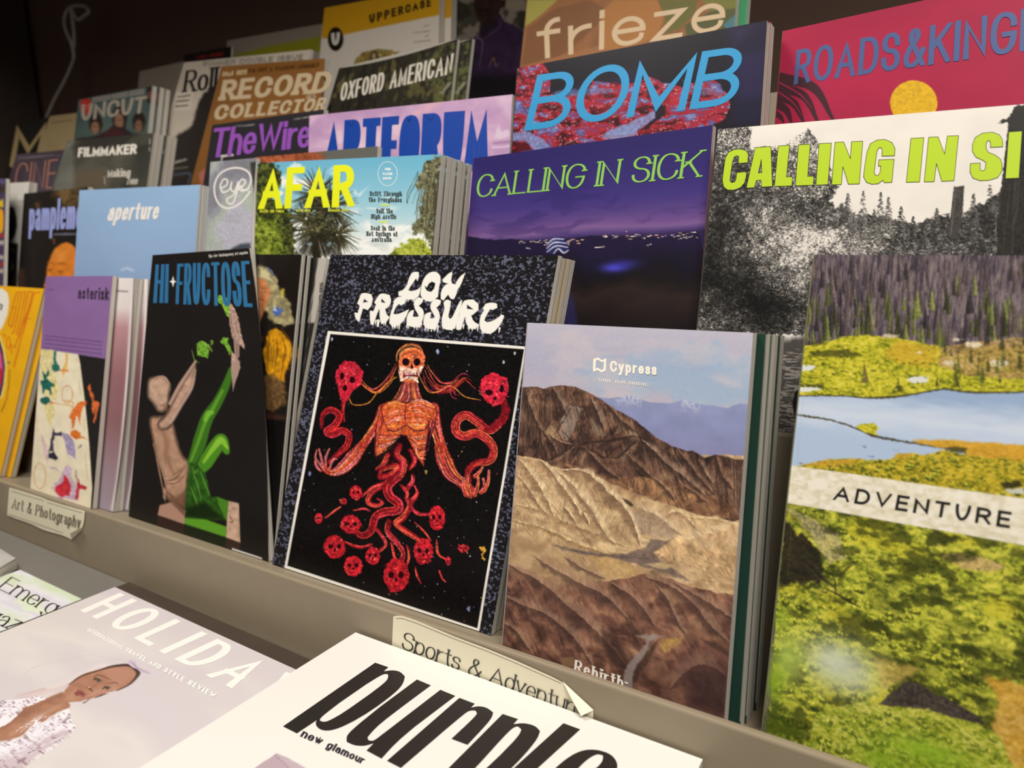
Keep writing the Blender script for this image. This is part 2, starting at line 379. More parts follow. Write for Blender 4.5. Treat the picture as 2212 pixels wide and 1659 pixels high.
# ------------------------------------------------------------------ lettering: pen strokes on a skeleton alphabet (cap height 1)
GL = {
'A': (.9, '0,0 .5,1 1,0|.18,.32 .82,.32'), 'B': (.72, '.5,.53 0,.53|0,0 0,1 .5,1 .92,1* .92,.53* .5,.53 1,.53* 1,0* .5,0 0,0'),
'C': (.82, '1,.7 1,1* 0,1* 0,0* 1,0* 1,.3'), 'D': (.8, '0,0 0,1 .4,1 1,1* 1,0* .4,0 0,0'), 'E': (.62, '1,1 0,1 0,0 1,0|0,.52 .88,.52'),
'F': (.6, '1,1 0,1 0,0|0,.5 .85,.5'), 'G': (.84, '1,.72 1,1* 0,1* 0,0* 1,0* 1,.46 .58,.46'), 'H': (.76, '0,0 0,1|1,0 1,1|0,.52 1,.52'),
'I': (0, '0,0 0,1'), 'J': (.5, '1,1 1,0* 0,0* 0,.25'), 'K': (.76, '0,0 0,1|1,1 0,.38|.36,.6 1,0'), 'L': (.6, '0,1 0,0 1,0'),
'M': (1.0, '0,0 0,1 .5,.12 1,1 1,0'), 'N': (.76, '0,0 0,1 1,0 1,1'), 'O': (.88, '0,.5 0,1* 1,1* 1,0* 0,0* 0,.5'),
'P': (.7, '0,0 0,1 .5,1 1,1* 1,.46* .5,.46 0,.46'), 'Q': (.88, '0,.5 0,1* 1,1* 1,0* 0,0* 0,.5|.6,.25 1,0'),
'R': (.74, '0,0 0,1 .5,1 .96,1* .96,.48* .5,.48 0,.48|.5,.48 1,0'), 'S': (.7, '.95,.72 .95,1* 0,1* 0,.55* 1,.5* 1,0* 0,0* 0,.28'),
'T': (.74, '0,1 1,1|.5,1 .5,0'), 'U': (.76, '0,1 0,0* 1,0* 1,1'), 'V': (.84, '0,1 .5,0 1,1'), 'W': (1.25, '0,1 .25,0 .5,.9 .75,0 1,1'),
'X': (.8, '0,0 1,1|0,1 1,0'), 'Y': (.8, '0,1 .5,.48 1,1|.5,.48 .5,0'), 'Z': (.74, '0,1 1,1 0,0 1,0'),
'&': (.84, '1,0 .3,.72 .22,1* .68,1* .66,.74* .1,.45* 0,0* .7,-.04* 1,.4'),
'a': (.55, '.05,.52 .05,.7* 1,.7* 1,0|1,.4 0,.44* 0,0* 1,0* 1,.2'), 'b': (.58, '0,1 0,0|0,.35 0,.7* 1,.7* 1,0* 0,0* 0,.35'),
'c': (.54, '1,.5 1,.7* 0,.7* 0,0* 1,0* 1,.2'), 'd': (.58, '1,1 1,0|1,.35 1,.7* 0,.7* 0,0* 1,0* 1,.35'),
'e': (.56, '0,.37 1,.37 1,.7* 0,.7* 0,0* .95,0* .95,.17'), 'f': (.36, '1,1 .4,1* .4,.7 .4,0|0,.68 1,.68'),
'g': (.58, '1,.7 1,-.3* 0,-.3* 0,-.12|1,.35 1,.7* 0,.7* 0,0* 1,0* 1,.35'), 'h': (.56, '0,0 0,1|0,.35 0,.7* 1,.7* 1,.35 1,0'),
'i': (0, '0,0 0,.7|0,.9 0,1'), 'j': (.2, '1,.7 1,-.3* 0,-.3|1,.9 1,1'), 'k': (.55, '0,0 0,1|1,.7 0,.28|.35,.43 1,0'), 'l': (0, '0,0 0,1'),
'm': (1.0, '0,0 0,.7|0,.4 0,.7* .5,.7* .5,.35 .5,0|.5,.4 .5,.7* 1,.7* 1,.35 1,0'), 'n': (.56, '0,0 0,.7|0,.35 0,.7* 1,.7* 1,.35 1,0'),
'o': (.58, '0,.35 0,.7* 1,.7* 1,0* 0,0* 0,.35'), 'p': (.58, '0,.7 0,-.3|0,.35 0,.7* 1,.7* 1,0* 0,0* 0,.35'),
'q': (.58, '1,.7 1,-.3|1,.35 1,.7* 0,.7* 0,0* 1,0* 1,.35'), 'r': (.36, '0,0 0,.7|0,.3 0,.7* 1,.68'),
's': (.48, '.95,.52 .95,.7* 0,.7* 0,.39* 1,.35* 1,0* 0,0* 0,.18'), 't': (.38, '.4,.95 .4,0* 1,0|0,.68 1,.68'),
'u': (.56, '0,.7 0,0* 1,0* 1,.35|1,.7 1,0'), 'v': (.56, '0,.7 .5,0 1,.7'), 'w': (.85, '0,.7 .25,0 .5,.62 .75,0 1,.7'),
'x': (.55, '0,0 1,.7|0,.7 1,0'), 'y': (.56, '0,.7 .5,0|1,.7 .5,0 .25,-.3 0,-.3'), 'z': (.5, '0,.7 1,.7 0,0 1,0'),
'0': (.6, '0,.5 0,1* 1,1* 1,0* 0,0* 0,.5'), '2': (.6, '0,.75 0,1* 1,1* 1,.55* 0,0 1,0'), '6': (.6, '1,1 0,.9* 0,0* 1,0* 1,.55* 0,.55* 0,.3'),
'.': (0, '0,0 0,.03'), '-': (.3, '0,.4 1,.4'), ' ': (.3, ''), ',': (0, '0,.05 -.1,-.12'), "'": (0, '0,1 0,.8'), ':': (0, '0,0 0,.03|0,.6 0,.63'),
}
def _path(s, rw=.80):
    P = [(tuple(float(a) for a in t.rstrip('*').split(',')), t.endswith('*')) for t in s.split()]
    out = []
    for i, (p, r) in enumerate(P):
        p = np.array(p)
        if not r: out.append(p); continue
        a, ra = P[i - 1]; b, rb = P[i + 1]
        a = (np.array(a) + p) / 2 if ra else np.array(a); b = (np.array(b) + p) / 2 if rb else np.array(b)
        for t in np.linspace(0, 1, 9):
            w0, w1, w2 = (1 - t) ** 2, 2 * rw * t * (1 - t), t * t
            out.append((w0 * a + w1 * p + w2 * b) / (w0 + w1 + w2))
    q = [out[0]]
    for p in out[1:]:
        if np.hypot(*(p - q[-1])) > 1e-4: q.append(p)
    return np.array(q)
def pen_text(text, L, H, a, b, gap=None, serif=0.0, rw=.8):
    """quads (in a box L wide, H high, y up) for a line of text; a, b = half pen width across and down"""
    gap = gap if gap is not None else 0.10 * H + 0.2 * a
    n = len(text); wsum = sum(GL[c][0] for c in text)
    k = (L - n * 2 * a - (n - 1) * gap) / max(wsum, 1e-6)
    quads, x = [], 0.0
    for c in text:
        wd, body = GL[c]; wd *= k
        for ps in [p for p in body.split('|') if p]:
            q = _path(ps, rw)
            q = np.c_[x + a + q[:, 0] * wd, b + q[:, 1] * (H - 2 * b)]
            closed = np.hypot(*(q[0] - q[-1])) < 1e-6
            if len(q) < 2: continue
            dirs = np.diff(q, axis=0); dirs /= np.linalg.norm(dirs, axis=1)[:, None] + 1e-12
            ends = []
            if not closed:
                for e, dd in ((0, -dirs[0]), (-1, dirs[-1])):
                    ext = math.hypot(a * dd[0], b * dd[1]) if (abs(dd[0]) < .1 or abs(dd[1]) < .1) else b * 1.2
                    q[e] = q[e] + dd * ext; ends.append((q[e].copy(), dd))
            nn = np.c_[-dirs[:, 1], dirs[:, 0]]; hh = np.hypot(a * nn[:, 0], b * nn[:, 1])
            Lf, Rt = [], []
            for i in range(len(q)):
                i0, i1 = i - 1, i
                if i == 0: i0 = len(dirs) - 1 if closed else 0
                if i == len(q) - 1: i1 = 0 if closed else i - 1
                n1, n2, h1, h2 = nn[i0], nn[i1], hh[i0], hh[i1]
                det = n1[0] * n2[1] - n1[1] * n2[0]
                if abs(det) < .05: mvec = n2 * h2 if abs(det) < 1e-6 else (n1 * h1 + n2 * h2) / 2
                else:
                    mvec = np.array([(h1 * n2[1] - h2 * n1[1]) / det, (n1[0] * h2 - n2[0] * h1) / det])
                    lim = 3.2 * max(h1, h2); l_ = np.hypot(*mvec)
                    if l_ > lim: mvec *= lim / l_
                Lf.append(q[i] + mvec); Rt.append(q[i] - mvec)
            Lf, Rt = np.array(Lf), np.array(Rt)
            lo = 0 if q[:, 1].min() > -.02 * H else -9e9
            for arr in (Lf, Rt): arr[:, 1] = np.clip(arr[:, 1], lo, H)
            for i in range(len(q) - 1): quads.append([Rt[i], Rt[i + 1], Lf[i + 1], Lf[i]])
            if serif:
                for p, dd in ends:
                    if abs(dd[1]) > .55 and (p[1] < .06 * H or p[1] > .94 * H or abs(p[1] - .7 * H) < .08 * H or p[1] < -.2 * H):
                        y1 = p[1] - np.sign(dd[1]) * 2 * b; ya, yb = min(p[1], y1), max(p[1], y1)
                        quads.append([(p[0] - a - serif, ya), (p[0] + a + serif, ya), (p[0] + a + serif, yb), (p[0] - a - serif, yb)])
        x += wd + 2 * a + gap
    return quads
_ink = {}
def ink_mat(c, rough=.45): return mat('ink_' + c.lstrip('#'), c, rough, .35)
def letter(sheet, parent, origin, text, quad, color, a, b=None, gap=None, serif=0, lift=.00012, name='lettering', rw=.8, label=None):
    """text fitted into a traced parallelogram quad (top-left, top-right, bottom-right, bottom-left) on the sheet"""
    b = a if b is None else b
    q = np.array(quad, float)
    L = (np.linalg.norm(q[1] - q[0]) + np.linalg.norm(q[2] - q[3])) / 2; H = (np.linalg.norm(q[3] - q[0]) + np.linalg.norm(q[2] - q[1])) / 2
    qs = pen_text(text, L, H, a, b, gap, serif, rw)
    Hm = hom([(0, H), (L, H), (L, 0), (0, 0)], q)
    return flat_quads(sheet, parent, origin, [happly(Hm, np.array(t)) for t in qs], color, lift, name, label)
def flat_quads(sheet, parent, origin, polys, color, lift, name, label=None):
    V, Fc = [], []
    for i, t in enumerate(polys):
        w_ = sheet.px(t, lift + 1.2e-6 * i)
        Fc.append(tuple(range(len(V), len(V) + len(w_)))); V.extend(w_)
    o = link_mesh(name, V, Fc, ink_mat(color), parent, origin)
    if label: o['label'] = label
    return o
def shape(sheet, parent, origin, rings, color, lift=.00012, name='emblem', curve=0, label=None):
    """a printed shape: outer ring and holes, traced"""
    rings = [spline(r, curve, True) if curve else chaikin(np.asarray(r, float)) for r in rings]
    tri = tessellate_polygon([[Vector((p[0], p[1], 0)) for p in r] for r in rings])
    allp = np.vstack(rings)
    w_ = sheet.px(allp, lift)
    o = link_mesh(name, w_, [tuple(t) for t in tri], ink_mat(color), parent, origin)
    if label: o['label'] = label
    return o

# ------------------------------------------------------------------ the rack (heights relative to the eye)
ZS = [-.262, -.182, -.100, -.012, .070]       # the five stepped shelves
DP = [None, .462, .530, .605, .688]           # leaning panels between the pockets
VAL_Z = .635
TILT = math.radians(8)                      # pocket floors slope down towards the back
LIP_Y, LIP_Z, LEDGE_Z = .338, -.2460, -.3075
XL, XR = -1.82, .62
TAN = mat('tan_painted_board', '#92856f', .42, .45, noise=(60, .05))
rack = tag(empty('magazine_rack', (XL * .5, .5, CAM[2] + LEDGE_Z)),
           'stepped tan painted magazine rack that holds every magazine in the picture', 'rack')
def yd(d, z): return (d + z * math.sin(LEAN)) / math.cos(LEAN)
def rbox(name, x0, x1, y0, y1, z0, z1, m=TAN, bev=.0012):
    v, f = box_verts(x0, x1, y0, y1, z0 + CAM[2], z1 + CAM[2])
    return bevelled(link_mesh(name, v, f, m, rack, rack.location), bev)
rbox('front_lip', XL, XR, LIP_Y, LIP_Y + .0055, LEDGE_Z - .02, LIP_Z, bev=.0015)
rbox('display_ledge', XL, XR, -.16, LIP_Y - .0005, LEDGE_Z - .045, LEDGE_Z, mat('grey_ledge_laminate', '#77736c', .45, .4, noise=(40, .05)))
def y_front(k): return LIP_Y + .0055 if k == 0 else yd(DP[k], ZS[k]) + .0085
def y_back(k): return yd(DP[k + 1], ZS[k]) if k < 4 else .86
def floor_z(k, y): return ZS[k] - (y - y_front(k)) * math.tan(TILT)
def prism(name, prof, m=TAN, bev=.001):
    v = [(x, y, z + CAM[2]) for x in (XL, XR) for y, z in prof]
    return bevelled(link_mesh(name, v, [(0, 1, 2, 3), (7, 6, 5, 4), (0, 4, 5, 1), (1, 5, 6, 2), (2, 6, 7, 3), (3, 7, 4, 0)], m, rack, rack.location), bev)
for k in range(5):
    ya, yb = y_front(k) - .004, y_back(k) + .008
    prism('shelf_board', [(ya, floor_z(k, ya) - .0006), (yb, floor_z(k, yb) - .0006), (yb, floor_z(k, yb) - .0126), (ya, floor_z(k, ya) - .0126)])
for k in range(1, 5):
    zt = (ZS[k] + .062) if k > 1 else -.118
    zb = ZS[k - 1] - .030
    prism('leaning_panel', [(yd(DP[k], zb), zb), (yd(DP[k], zb) + .008, zb), (yd(DP[k], zt) + .008, zt), (yd(DP[k], zt), zt)])
# the dark shop wall behind, the end wall, the floor
DARK = mat('dark_brown_wall', '#5a4539', .7, .25, noise=(12, .12))
def setting(name, x0, x1, y0, y1, z0, z1, m):
    v, f = box_verts(x0, x1, y0, y1, z0, z1); o = link_mesh(name, v, f, m); o['kind'] = 'structure'; return o
setting('wall_back', -1.85, 2.6, .87, .97, 0, 2.75, DARK)
setting('wall_left', -1.95, -1.85, -2.2, .97, 0, 2.75, mat('dark_plum_wall', '#332a2d', .7, .25, noise=(10, .1)))
setting('floor', -1.95, 2.6, -2.2, .97, -.1, 0, mat('dark_wood_floor', '#4a3a2e', .5, .4, noise=(4, .2)))
rbox('base_cabinet', XL, XR, -.12, .86, -1.11, LEDGE_Z - .0455, mat('dark_base', '#3a332c', .6, .3), .003)
rbox('unseen_valance', XL, XR, .38, .86, VAL_Z, VAL_Z + .03, mat('dark_valance', '#3a2f28', .6, .3), .003)  # board above the view, height and depth set to shade the upper rows
rbox('end_post', XL - .03, XL, .72, .86, LEDGE_Z, VAL_Z, mat('dark_valance', '#3a2f28', .6, .3), .003)

# ------------------------------------------------------------------ magazines
PAGES = page_mat('page_edges', '#eae4d8', '#6f675c', 1.1)
PAGES_DARK = page_mat('page_edges_grey', '#9a948a', '#4c4742', 2.2)
def block(root, sheet, t, pages, back, spine):
    o = np.array(root.location)
    fr = sheet.pt(SQ, -.0004); Y = np.array([0, math.cos(TILT), -math.sin(TILT)])
    bk = fr + Y * (t - .0008); fr = fr + Y * .0001
    F6 = [(0, 1, 2, 3), (7, 6, 5, 4), (0, 4, 5, 1), (1, 5, 6, 2), (2, 6, 7, 3), (3, 7, 4, 0)]
    pb = link_mesh('page_block', np.vstack([fr, bk]), F6, pages, root, o)
    a = pb.data.attributes.new('sheet', 'FLOAT', 'POINT'); r0 = random.uniform(0, 50)
    a.data.foreach_set('value', [r0] * 4 + [r0 + t * 1000] * 4)
    link_mesh('back_cover', np.vstack([bk + Y * .0001, bk + Y * .0005]), F6, mat('cover_' + back.lstrip('#'), back, .45), root, o)
    e = .0007 * (fr[0] - fr[1]) / np.linalg.norm(fr[0] - fr[1])
    q = np.array([fr[0] + e, fr[0] + e * .05, fr[3] + e * .05, fr[3] + e])
    link_mesh('spine', np.vstack([q, q + Y * (t - .0009)]), F6, mat('cover_' + spine.lstrip('#'), spine, .45), root, o)
def mag(label, TL, TR, L2, R2, d, row, t, paint, res=2.5, base='#888888', group=None, pages=None, back='#2b2826', spine='#4a4540',
        bow=(0, 0, 0, 0), rough=.42, d4=None, cat='magazine'):
    dl = d4 or (d, d, d, d); z = ZS[row]
    for _ in range(5): z = floor_z(row, yd(dl[3], z)) + .0002
    BL = foot(TL, L2, dl[3], z); BR = foot(TR, R2, dl[2], z)
    sh = Sheet([TL, TR, BR, BL], N_COVER, [-a for a in dl], bow)
    b = sh.pt([(.5, 1)])[0]
    root = tag(empty('magazine', (b[0], b[1] + t / 2, b[2])), label, cat, group)
    A = Art(sh, res, base); paint(A)
    A.mesh('front_cover', root, root.location, print_mat(rough))
    block(root, sh, t, pages or PAGES, back, spine)
    root['t'] = t
    return root, sh
def copies(m, labels, group, step=None, dx=(0.0,), skip=('lettering', 'emblem', 'price_label')):
    """further copies of the same issue standing behind the front one"""
    root, sh = m; t = root['t']; step = step or t + .0006
    if group: root['group'] = group
    for i, lab in enumerate(labels):
        c = root.copy(); col.objects.link(c); c['label'] = lab
        c.location = (root.location[0] + dx[i % len(dx)], root.location[1] + step * (i + 1) * math.cos(TILT), root.location[2] - step * (i + 1) * math.sin(TILT))
        for ch in root.children:
            if ch.name.split('.')[0] in skip: continue
            k = ch.copy(); col.objects.link(k); k.parent = c
def T(m, text, quad, color, a, b=None, **kw):
    root, sh = m
    return letter(sh, root, root.location, text, quad, color, a, b, **kw)
def S(m, rings, color, **kw):
    root, sh = m
    return shape(sh, root, root.location, rings, color, **kw)

# ------------------------------------------------------------------ front pocket
def C1(s): return pts(s, 1040, 680, 3.16)
def C2(s): return pts(s, 1040, 1134, 3.16)
def art_desert(A):
    x, y = A.x, A.y; W, H = A.sh.W, A.sh.Hh
    t = y / H
    A.c = A.ramp(t, [(0, '#b9b5c5'), (.10, '#a9a9c0'), (.2, '#b4aebd'), (.3, '#b9b0bb')])
    n = A.n(170, 60, 5, 3, warp=60); A.mix('#8fb0cc', sm(.42, .75, n + .34 * (x / W) - .20) * .6)
    n2 = A.n(120, 45, 5, 9, warp=50); A.mix('#c9bec2', sm(.45, .75, n2) * .55)
    A.c *= (1 + .05 * (A.n(3, 3, 2, 40) - .5))[:, None]
    # far blue range with snow
    far = C1('790,560 870,571 950,556 1030,550 1085,572 1150,596 1280,606 1380,580 1450,600 1540,616 1680,636 1760,607 1840,614 1820,1100 1200,1100')
    idx, m = A.poly_mask(far, 2, 2, 12, 8)
    yy = (A.y[idx] - A.p(C1('1030,550'))[0, 1]) / 150
    c = A.ramp(yy, [(0, '#8a92b8'), (.5, '#8288b0'), (1, '#8a86ab')]) * (1 + .13 * (A.n(30, 30, 5, 5, idx=idx) - .5))[:, None]
    A.mix(c, m, idx)
    sn = m * sm(.46, .7, A.n(5, 9, 4, 22, True, 10, idx=idx)) * .62 * np.clip(1.15 - yy * 5.5, 0, 1)
    sx = A.x[idx]; p0 = A.p(C1('900,560 1110,560 1350,590 1510,600'))[:, 0]
    A.mix('#dfe2ec', sn * np.maximum(sm(p0[0], p0[0] + 10, sx) * (1 - sm(p0[1] - 8, p0[1], sx)), .8 * sm(p0[2], p0[2] + 10, sx) * (1 - sm(p0[3] - 10, p0[3], sx))), idx)
    # relief used on every ground layer: ridged folds lit from the upper left
    def relief(sx, sy, ang, seed, e=1.5, warp=26):
        ca, sa = math.cos(ang), math.sin(ang)
        def h(px, py):
            u, v = px * ca + py * sa, -px * sa + py * ca
            u = u + warp * (fbm(px / 45, py / 45, 3, seed + 31) - .5); v = v + warp * (fbm(px / 45, py / 45, 3, seed + 51) - .5)
            return fbm(u / sx, v / sy, 5, seed, True)
        return np.clip((h(x + e, y + e * .6) - h(x - e, y - e * .6)) * 7, -1, 1)
    r1 = relief(60, 22, .95, 3); r2 = relief(110, 30, .62, 14, 2.2); r3 = relief(170, 40, .78, 25, 3)
    g1 = A.n(2.2, 2.2, 2, 60) - .5
    def ground(poly, stops, rel, amp, seed, alpha=1, rough=3):
        idx, m = A.poly_mask(poly, 2.0, rough, 14, seed)
        n = A.n(34, 26, 5, seed, warp=30, idx=idx)
        c = A.ramp(n, stops) * (1 + amp * rel[idx] + .16 * g1[idx])[:, None]
        A.mix(np.clip(c, 0, 1), m * alpha, idx)
    tan = [(.25, '#8f7254'), (.45, '#b2926c'), (.6, '#c5a67e'), (.8, '#d0b489')]
    ground(C1('200,940 1900,960 1800,2600 100,2600'), tan, r2, .2, 5)
    # dark ridge
    dark = [(.25, '#33231f'), (.45, '#4d362d'), (.6, '#67493b'), (.8, '#86684f')]
    ground(C1('255,497 380,492 420,508 480,488 560,480 650,495 750,540 850,598 900,640 960,665 1050,720 1150,800 1200,845 1330,905 1400,930 1440,925 1520,975 1600,955 1680,970 1740,985 1830,992 1800,1420 1700,1410 1520,1372 1300,1300 1130,1230 960,1150 830,1110 700,1060 560,1050 480,1030 400,985 215,955'), dark, r1, .42, 9, rough=2)
    for poly, c in (('600,620 560,700 520,800 590,860 640,760 690,640', '#8f8078'), ('740,700 800,740 830,830 770,800', '#80705f'), ('470,740 500,770 490,820 430,820', '#a08762'),
                    ('1010,795 1085,830 1010,850', '#c0aa92'), ('540,700 580,680 575,760 545,800', '#9d948e'), ('940,740 1010,760 960,800 900,830', '#7b604b')):
        A.fill(C1(poly), c, .75, 3, 5, 9, 12, tex=.3, ts=5)
    ground(C1('470,975 900,1120 1180,1100 1330,1170 1480,1160 1740,1310 1760,1400 1500,1372 1250,1290 1000,1200 800,1110 640,1060'), [(.25, '#573a2b'), (.5, '#7d5a41'), (.7, '#9a7350'), (.85, '#ab855c')], r1, .36, 21, .9)
    ground(C1('840,860 1010,830 1100,1000 1180,1120 1100,1100 980,1000 900,960 700,1060 640,1030'), dark, r1, .5, 31, .85)
    A.line(C1('640,900 760,870 880,860 1050,830 1150,880 1300,960'), [2, 7, 2], '#2a1b17', .75, 3)
    A.line(C1('480,990 620,920 760,930 840,975 930,900'), [2, 9, 2], '#2c1d18', .75, 3, rough=3)
    RD = C1('255,497 380,492 480,488 560,480 650,495 750,540 850,598 960,665 1050,720 1200,845 1330,905 1440,925 1520,975 1600,955 1740,985 1830,992 1800,1420 1520,1372 1300,1300 1130,1230 960,1150 830,1110 700,1060 480,1030 215,955')
    dk = ['#2a1c18', '#241815', '#8d7058', '#6f5342', '#a3866b', '#3a2922']
    def crags():
        for k, (ap, bs) in enumerate((('270,505 420,510', '240,900 400,950'), ('430,500 560,485', '420,820 640,700'), ('560,490 740,545', '600,850 860,840'), ('740,550 900,650', '760,800 1000,820'), ('900,650 1060,730', '940,800 1200,1000'), ('640,890 760,870', '420,990 700,1060'),
                                    ('1060,830 1110,845', '880,1010 1180,1130'), ('1100,850 1330,910', '1180,1120 1480,1160'), ('1330,910 1500,975', '1380,1160 1650,1290'), ('1520,975 1640,960', '1500,1180 1700,1380'), ('1640,965 1800,995', '1660,1330 1790,1400'), ('470,830 640,880', '430,985 620,1040'))):
            A.fan(C1(ap), C1(bs), 46, dk, k + 300, 1.5, .5, 3)
        for p in ('640,880 560,800 520,720', '650,640 690,760 640,860', '1180,1120 1090,980 1020,840', '990,830 900,960 840,980', '1500,980 1440,1080 1480,1160', '1640,960 1600,1120 1650,1290'): A.line(C1(p), [1, 3.5, 1], '#221612', .6, 2.5, rough=2)
    A.clip(RD, crags)
    tn = ['#6f5640', '#e0c69e', '#8d7053', '#d4b78d', '#7d6147', '#c7a780']
    for k, (ap, bs) in enumerate((('235,965 420,1000', '230,1180 420,1270'), ('330,1010 560,1250', '260,1270 500,1400'), ('540,1060 800,1160', '620,1300 860,1330'), ('800,1170 1040,1440', '700,1400 1000,1580'), ('580,1150 760,1400', '540,1400 720,1480'), ('860,1180 1030,1300', '1000,1400 1090,1560'),
                                ('1040,1310 1300,1470', '1080,1480 1200,1560'), ('240,1290 640,1500', '220,1450 700,1620'), ('1300,1350 1680,1400', '1380,1490 1700,1420'), ('1180,1680 1380,1540', '1200,1640 1500,1680'), ('560,1350 700,1470', '620,1500 800,1560'))):
        A.fan(C1(ap), C1(bs), 44, tn, k + 340, 1.7, .42, 5)
    # pale ridges in front: crest lines with a lit and a shaded flank
    LT, MD, DKT = '#dcc39b', '#b8976f', '#7b6049'
    for k, (p, wl, wr, cl, cr) in enumerate((('215,1290 400,1335 600,1425 800,1500 1010,1600', 20, 22, '#cbb087', '#957656'), ('190,1400 400,1450 640,1555 900,1645', 16, 18, '#cfb389', '#93754f'),
        ('235,965 300,1040 380,1150 450,1270 505,1400', 26, 24, LT, '#8a6c50'), ('228,1080 300,1160 370,1260 440,1370', 14, 16, '#d6ba90', '#866950'), ('400,985 470,1060 560,1180 640,1290 690,1400', 30, 26, LT, '#80644b'),
        ('520,1070 600,1140 700,1250 770,1340 830,1440 900,1540', 28, 26, LT, '#84684e'), ('620,1180 720,1290 790,1400 850,1500 930,1580', 20, 20, '#d8bd94', '#846950'), ('545,1058 690,1066 780,1120 850,1195 950,1285 1025,1385 1060,1490 1095,1600', 22, 34, '#e0c8a2', DKT),
        ('560,1300 620,1380 650,1440', 12, 14, LT, '#75593f'), ('690,1340 720,1400 735,1440', 10, 12, LT, '#6f543d'), ('1045,1310 1150,1348 1260,1420 1370,1505', 20, 26, '#cdb596', '#937c66'), ('1250,1375 1340,1343 1420,1400 1490,1485', 14, 18, '#d9bf92', '#93755a'),
        ('1400,1378 1560,1388 1700,1412', 10, 18, '#d6ba8c', '#b5946b'), ('1340,1570 1500,1508 1640,1480 1770,1395', 22, 26, '#d8bd94', '#c3a077'), ('1190,1680 1290,1600 1400,1560 1500,1600 1580,1660', 16, 22, '#d9bd92', '#a98862'))):
        A.ridge(C1(p), wl, wr, cl, cr, .78, k + 60, .3)
    for k, (p, wl, wr) in enumerate((('480,490 540,590 590,700', 18, 20), ('300,505 340,640 400,780 420,900', 18, 22), ('620,620 570,720 510,820', 20, 12), ('740,560 800,680 850,800', 18, 22), ('850,600 930,690 1010,760 1070,800', 14, 22), ('1080,842 1010,920 920,985 860,975', 18, 20),
        ('1080,842 1190,940 1310,1050 1450,1160 1550,1250', 22, 26), ('1330,905 1420,1020 1510,1130 1600,1240', 20, 24), ('1600,958 1640,1080 1730,1200', 18, 22), ('460,815 540,870 620,890', 10, 16), ('640,888 560,950 450,1000', 14, 14), ('970,940 1080,1030 1180,1135', 18, 24),
        ('1180,1110 1260,1180 1330,1280', 14, 20), ('700,900 760,960 840,1050 960,1130', 18, 24), ('1350,1150 1440,1200 1560,1300', 14, 18), ('1480,975 1530,1080 1600,1160', 12, 16), ('390,760 470,860 520,960', 14, 18))):
        A.ridge(C1(p), wl, wr, '#8a6a55' if k % 3 else '#a08570', '#2e1f1b', .62, k + 90, .45)
    for k in range(26):
        rnd = random.Random(k * 7 + 1); a = C1('%d,%d' % (rnd.randint(230, 1000), rnd.randint(1080, 1500)))[0]; L = rnd.uniform(14, 50)
        A.line(np.array([a, a + [L * .35, L * .45], a + [L * .8, L]]), [1, 2.4, 1], rnd.choice(['#765a43', '#d6bb92', '#7e6248']), .5, 2, rough=2)
    A.fill(C1('960,1250 1000,1265 1040,1300 1020,1310 985,1285'), '#2e2320', .8, 3)
    A.fill(C1('1020,1330 1150,1370 1330,1500 1250,1530 1100,1500 1060,1430'), '#a08b76', .6, 6, tex=.3)
    # gully
    A.fill(C2('480,130 700,175 860,205 1000,195 1120,150 1160,95 1250,110 1330,80 1240,150 1180,190 1210,240 1350,330 1420,380 1250,330 1050,265 900,225 740,215 560,175'), '#6b5b55', .85, 5, 4, 12, tex=.3, ts=7)
    A.line(C2('500,140 700,190 900,215 1150,235 1300,300'), [3, 4, 2], '#574945', .6, 2, rough=3)
    ground(C2('1180,190 1300,95 1420,100 1560,190 1760,200 1750,330 1500,300 1300,230'), [(.3, '#a88661'), (.6, '#cba97c'), (.8, '#d6b688')], r2, .3, 41, .8)
    A.fill(C2('1115,270 1250,255 1320,280 1240,305'), '#c3a87a', .8, 4, 3, tex=.2)
    A.fill(C2('720,205 860,215 1000,265 1100,330 980,360 850,380 800,300'), '#b8955e', .6, 8, 3, tex=.2)
    # lower brown folds
    brown = [(.25, '#4a3129'), (.45, '#6d4a3d'), (.62, '#835d4a'), (.8, '#9a7458')]
    ground(C2('130,250 420,345 650,375 850,382 1100,338 1300,368 1450,432 1780,490 1700,1400 60,1400'), brown, r3, .26, 51, 1, 4)
    idx, m = A.poly_mask(C2('140,20 480,120 800,300 900,380 700,430 420,400 130,300'), 26); A.mix('#a98a66', m * .55, idx)
    for k, (p, wl, wr) in enumerate((('330,200 500,300 680,400 820,470 930,560 1020,680', 30, 30), ('150,255 300,330 440,420 600,560 760,700 900,850 1000,980', 38, 36), ('150,480 270,540 420,600 560,700 680,830 770,970', 40, 34), ('870,385 1000,470 1100,560 1190,700', 34, 40),
        ('1100,345 1300,420 1450,540 1560,680 1700,810', 36, 34), ('1300,385 1500,500 1720,640', 26, 28), ('145,660 240,730 340,870', 30, 26), ('1180,400 1280,520 1330,640 1400,760', 28, 30), ('560,210 700,300 860,370', 16, 20), ('1290,1120 1420,980 1560,960 1680,1040', 40, 46))):
        A.ridge(C2(p), wl, wr, '#a2806a', '#44302a', .6, k + 120, .22)
    idx, m = A.poly_mask(C2('820,720 900,740 980,860 1000,1000 900,960 840,840'), 12); A.mix('#33221e', m * .6, idx)
    A.line(C2('1180,752 1135,800 1115,850 1060,920 1015,990 1000,1070 1010,1200'), [7, 8, 14, 20, 20], '#8b7f7c', .85, 4, rough=2, rs=5)
    A.line(C2('1200,790 1165,850 1120,920 1070,990 1050,1060'), [4, 10, 12, 12], '#3a2a24', .7, 5, rough=4)
    A.fill(C2('1040,755 1180,748 1260,760 1150,790'), '#9c8f88', .7, 4, 2)
    A.fill(C2('1235,775 1385,770 1330,830 1260,880 1215,820'), '#a9854c', .85, 5, 4, tex=.3)
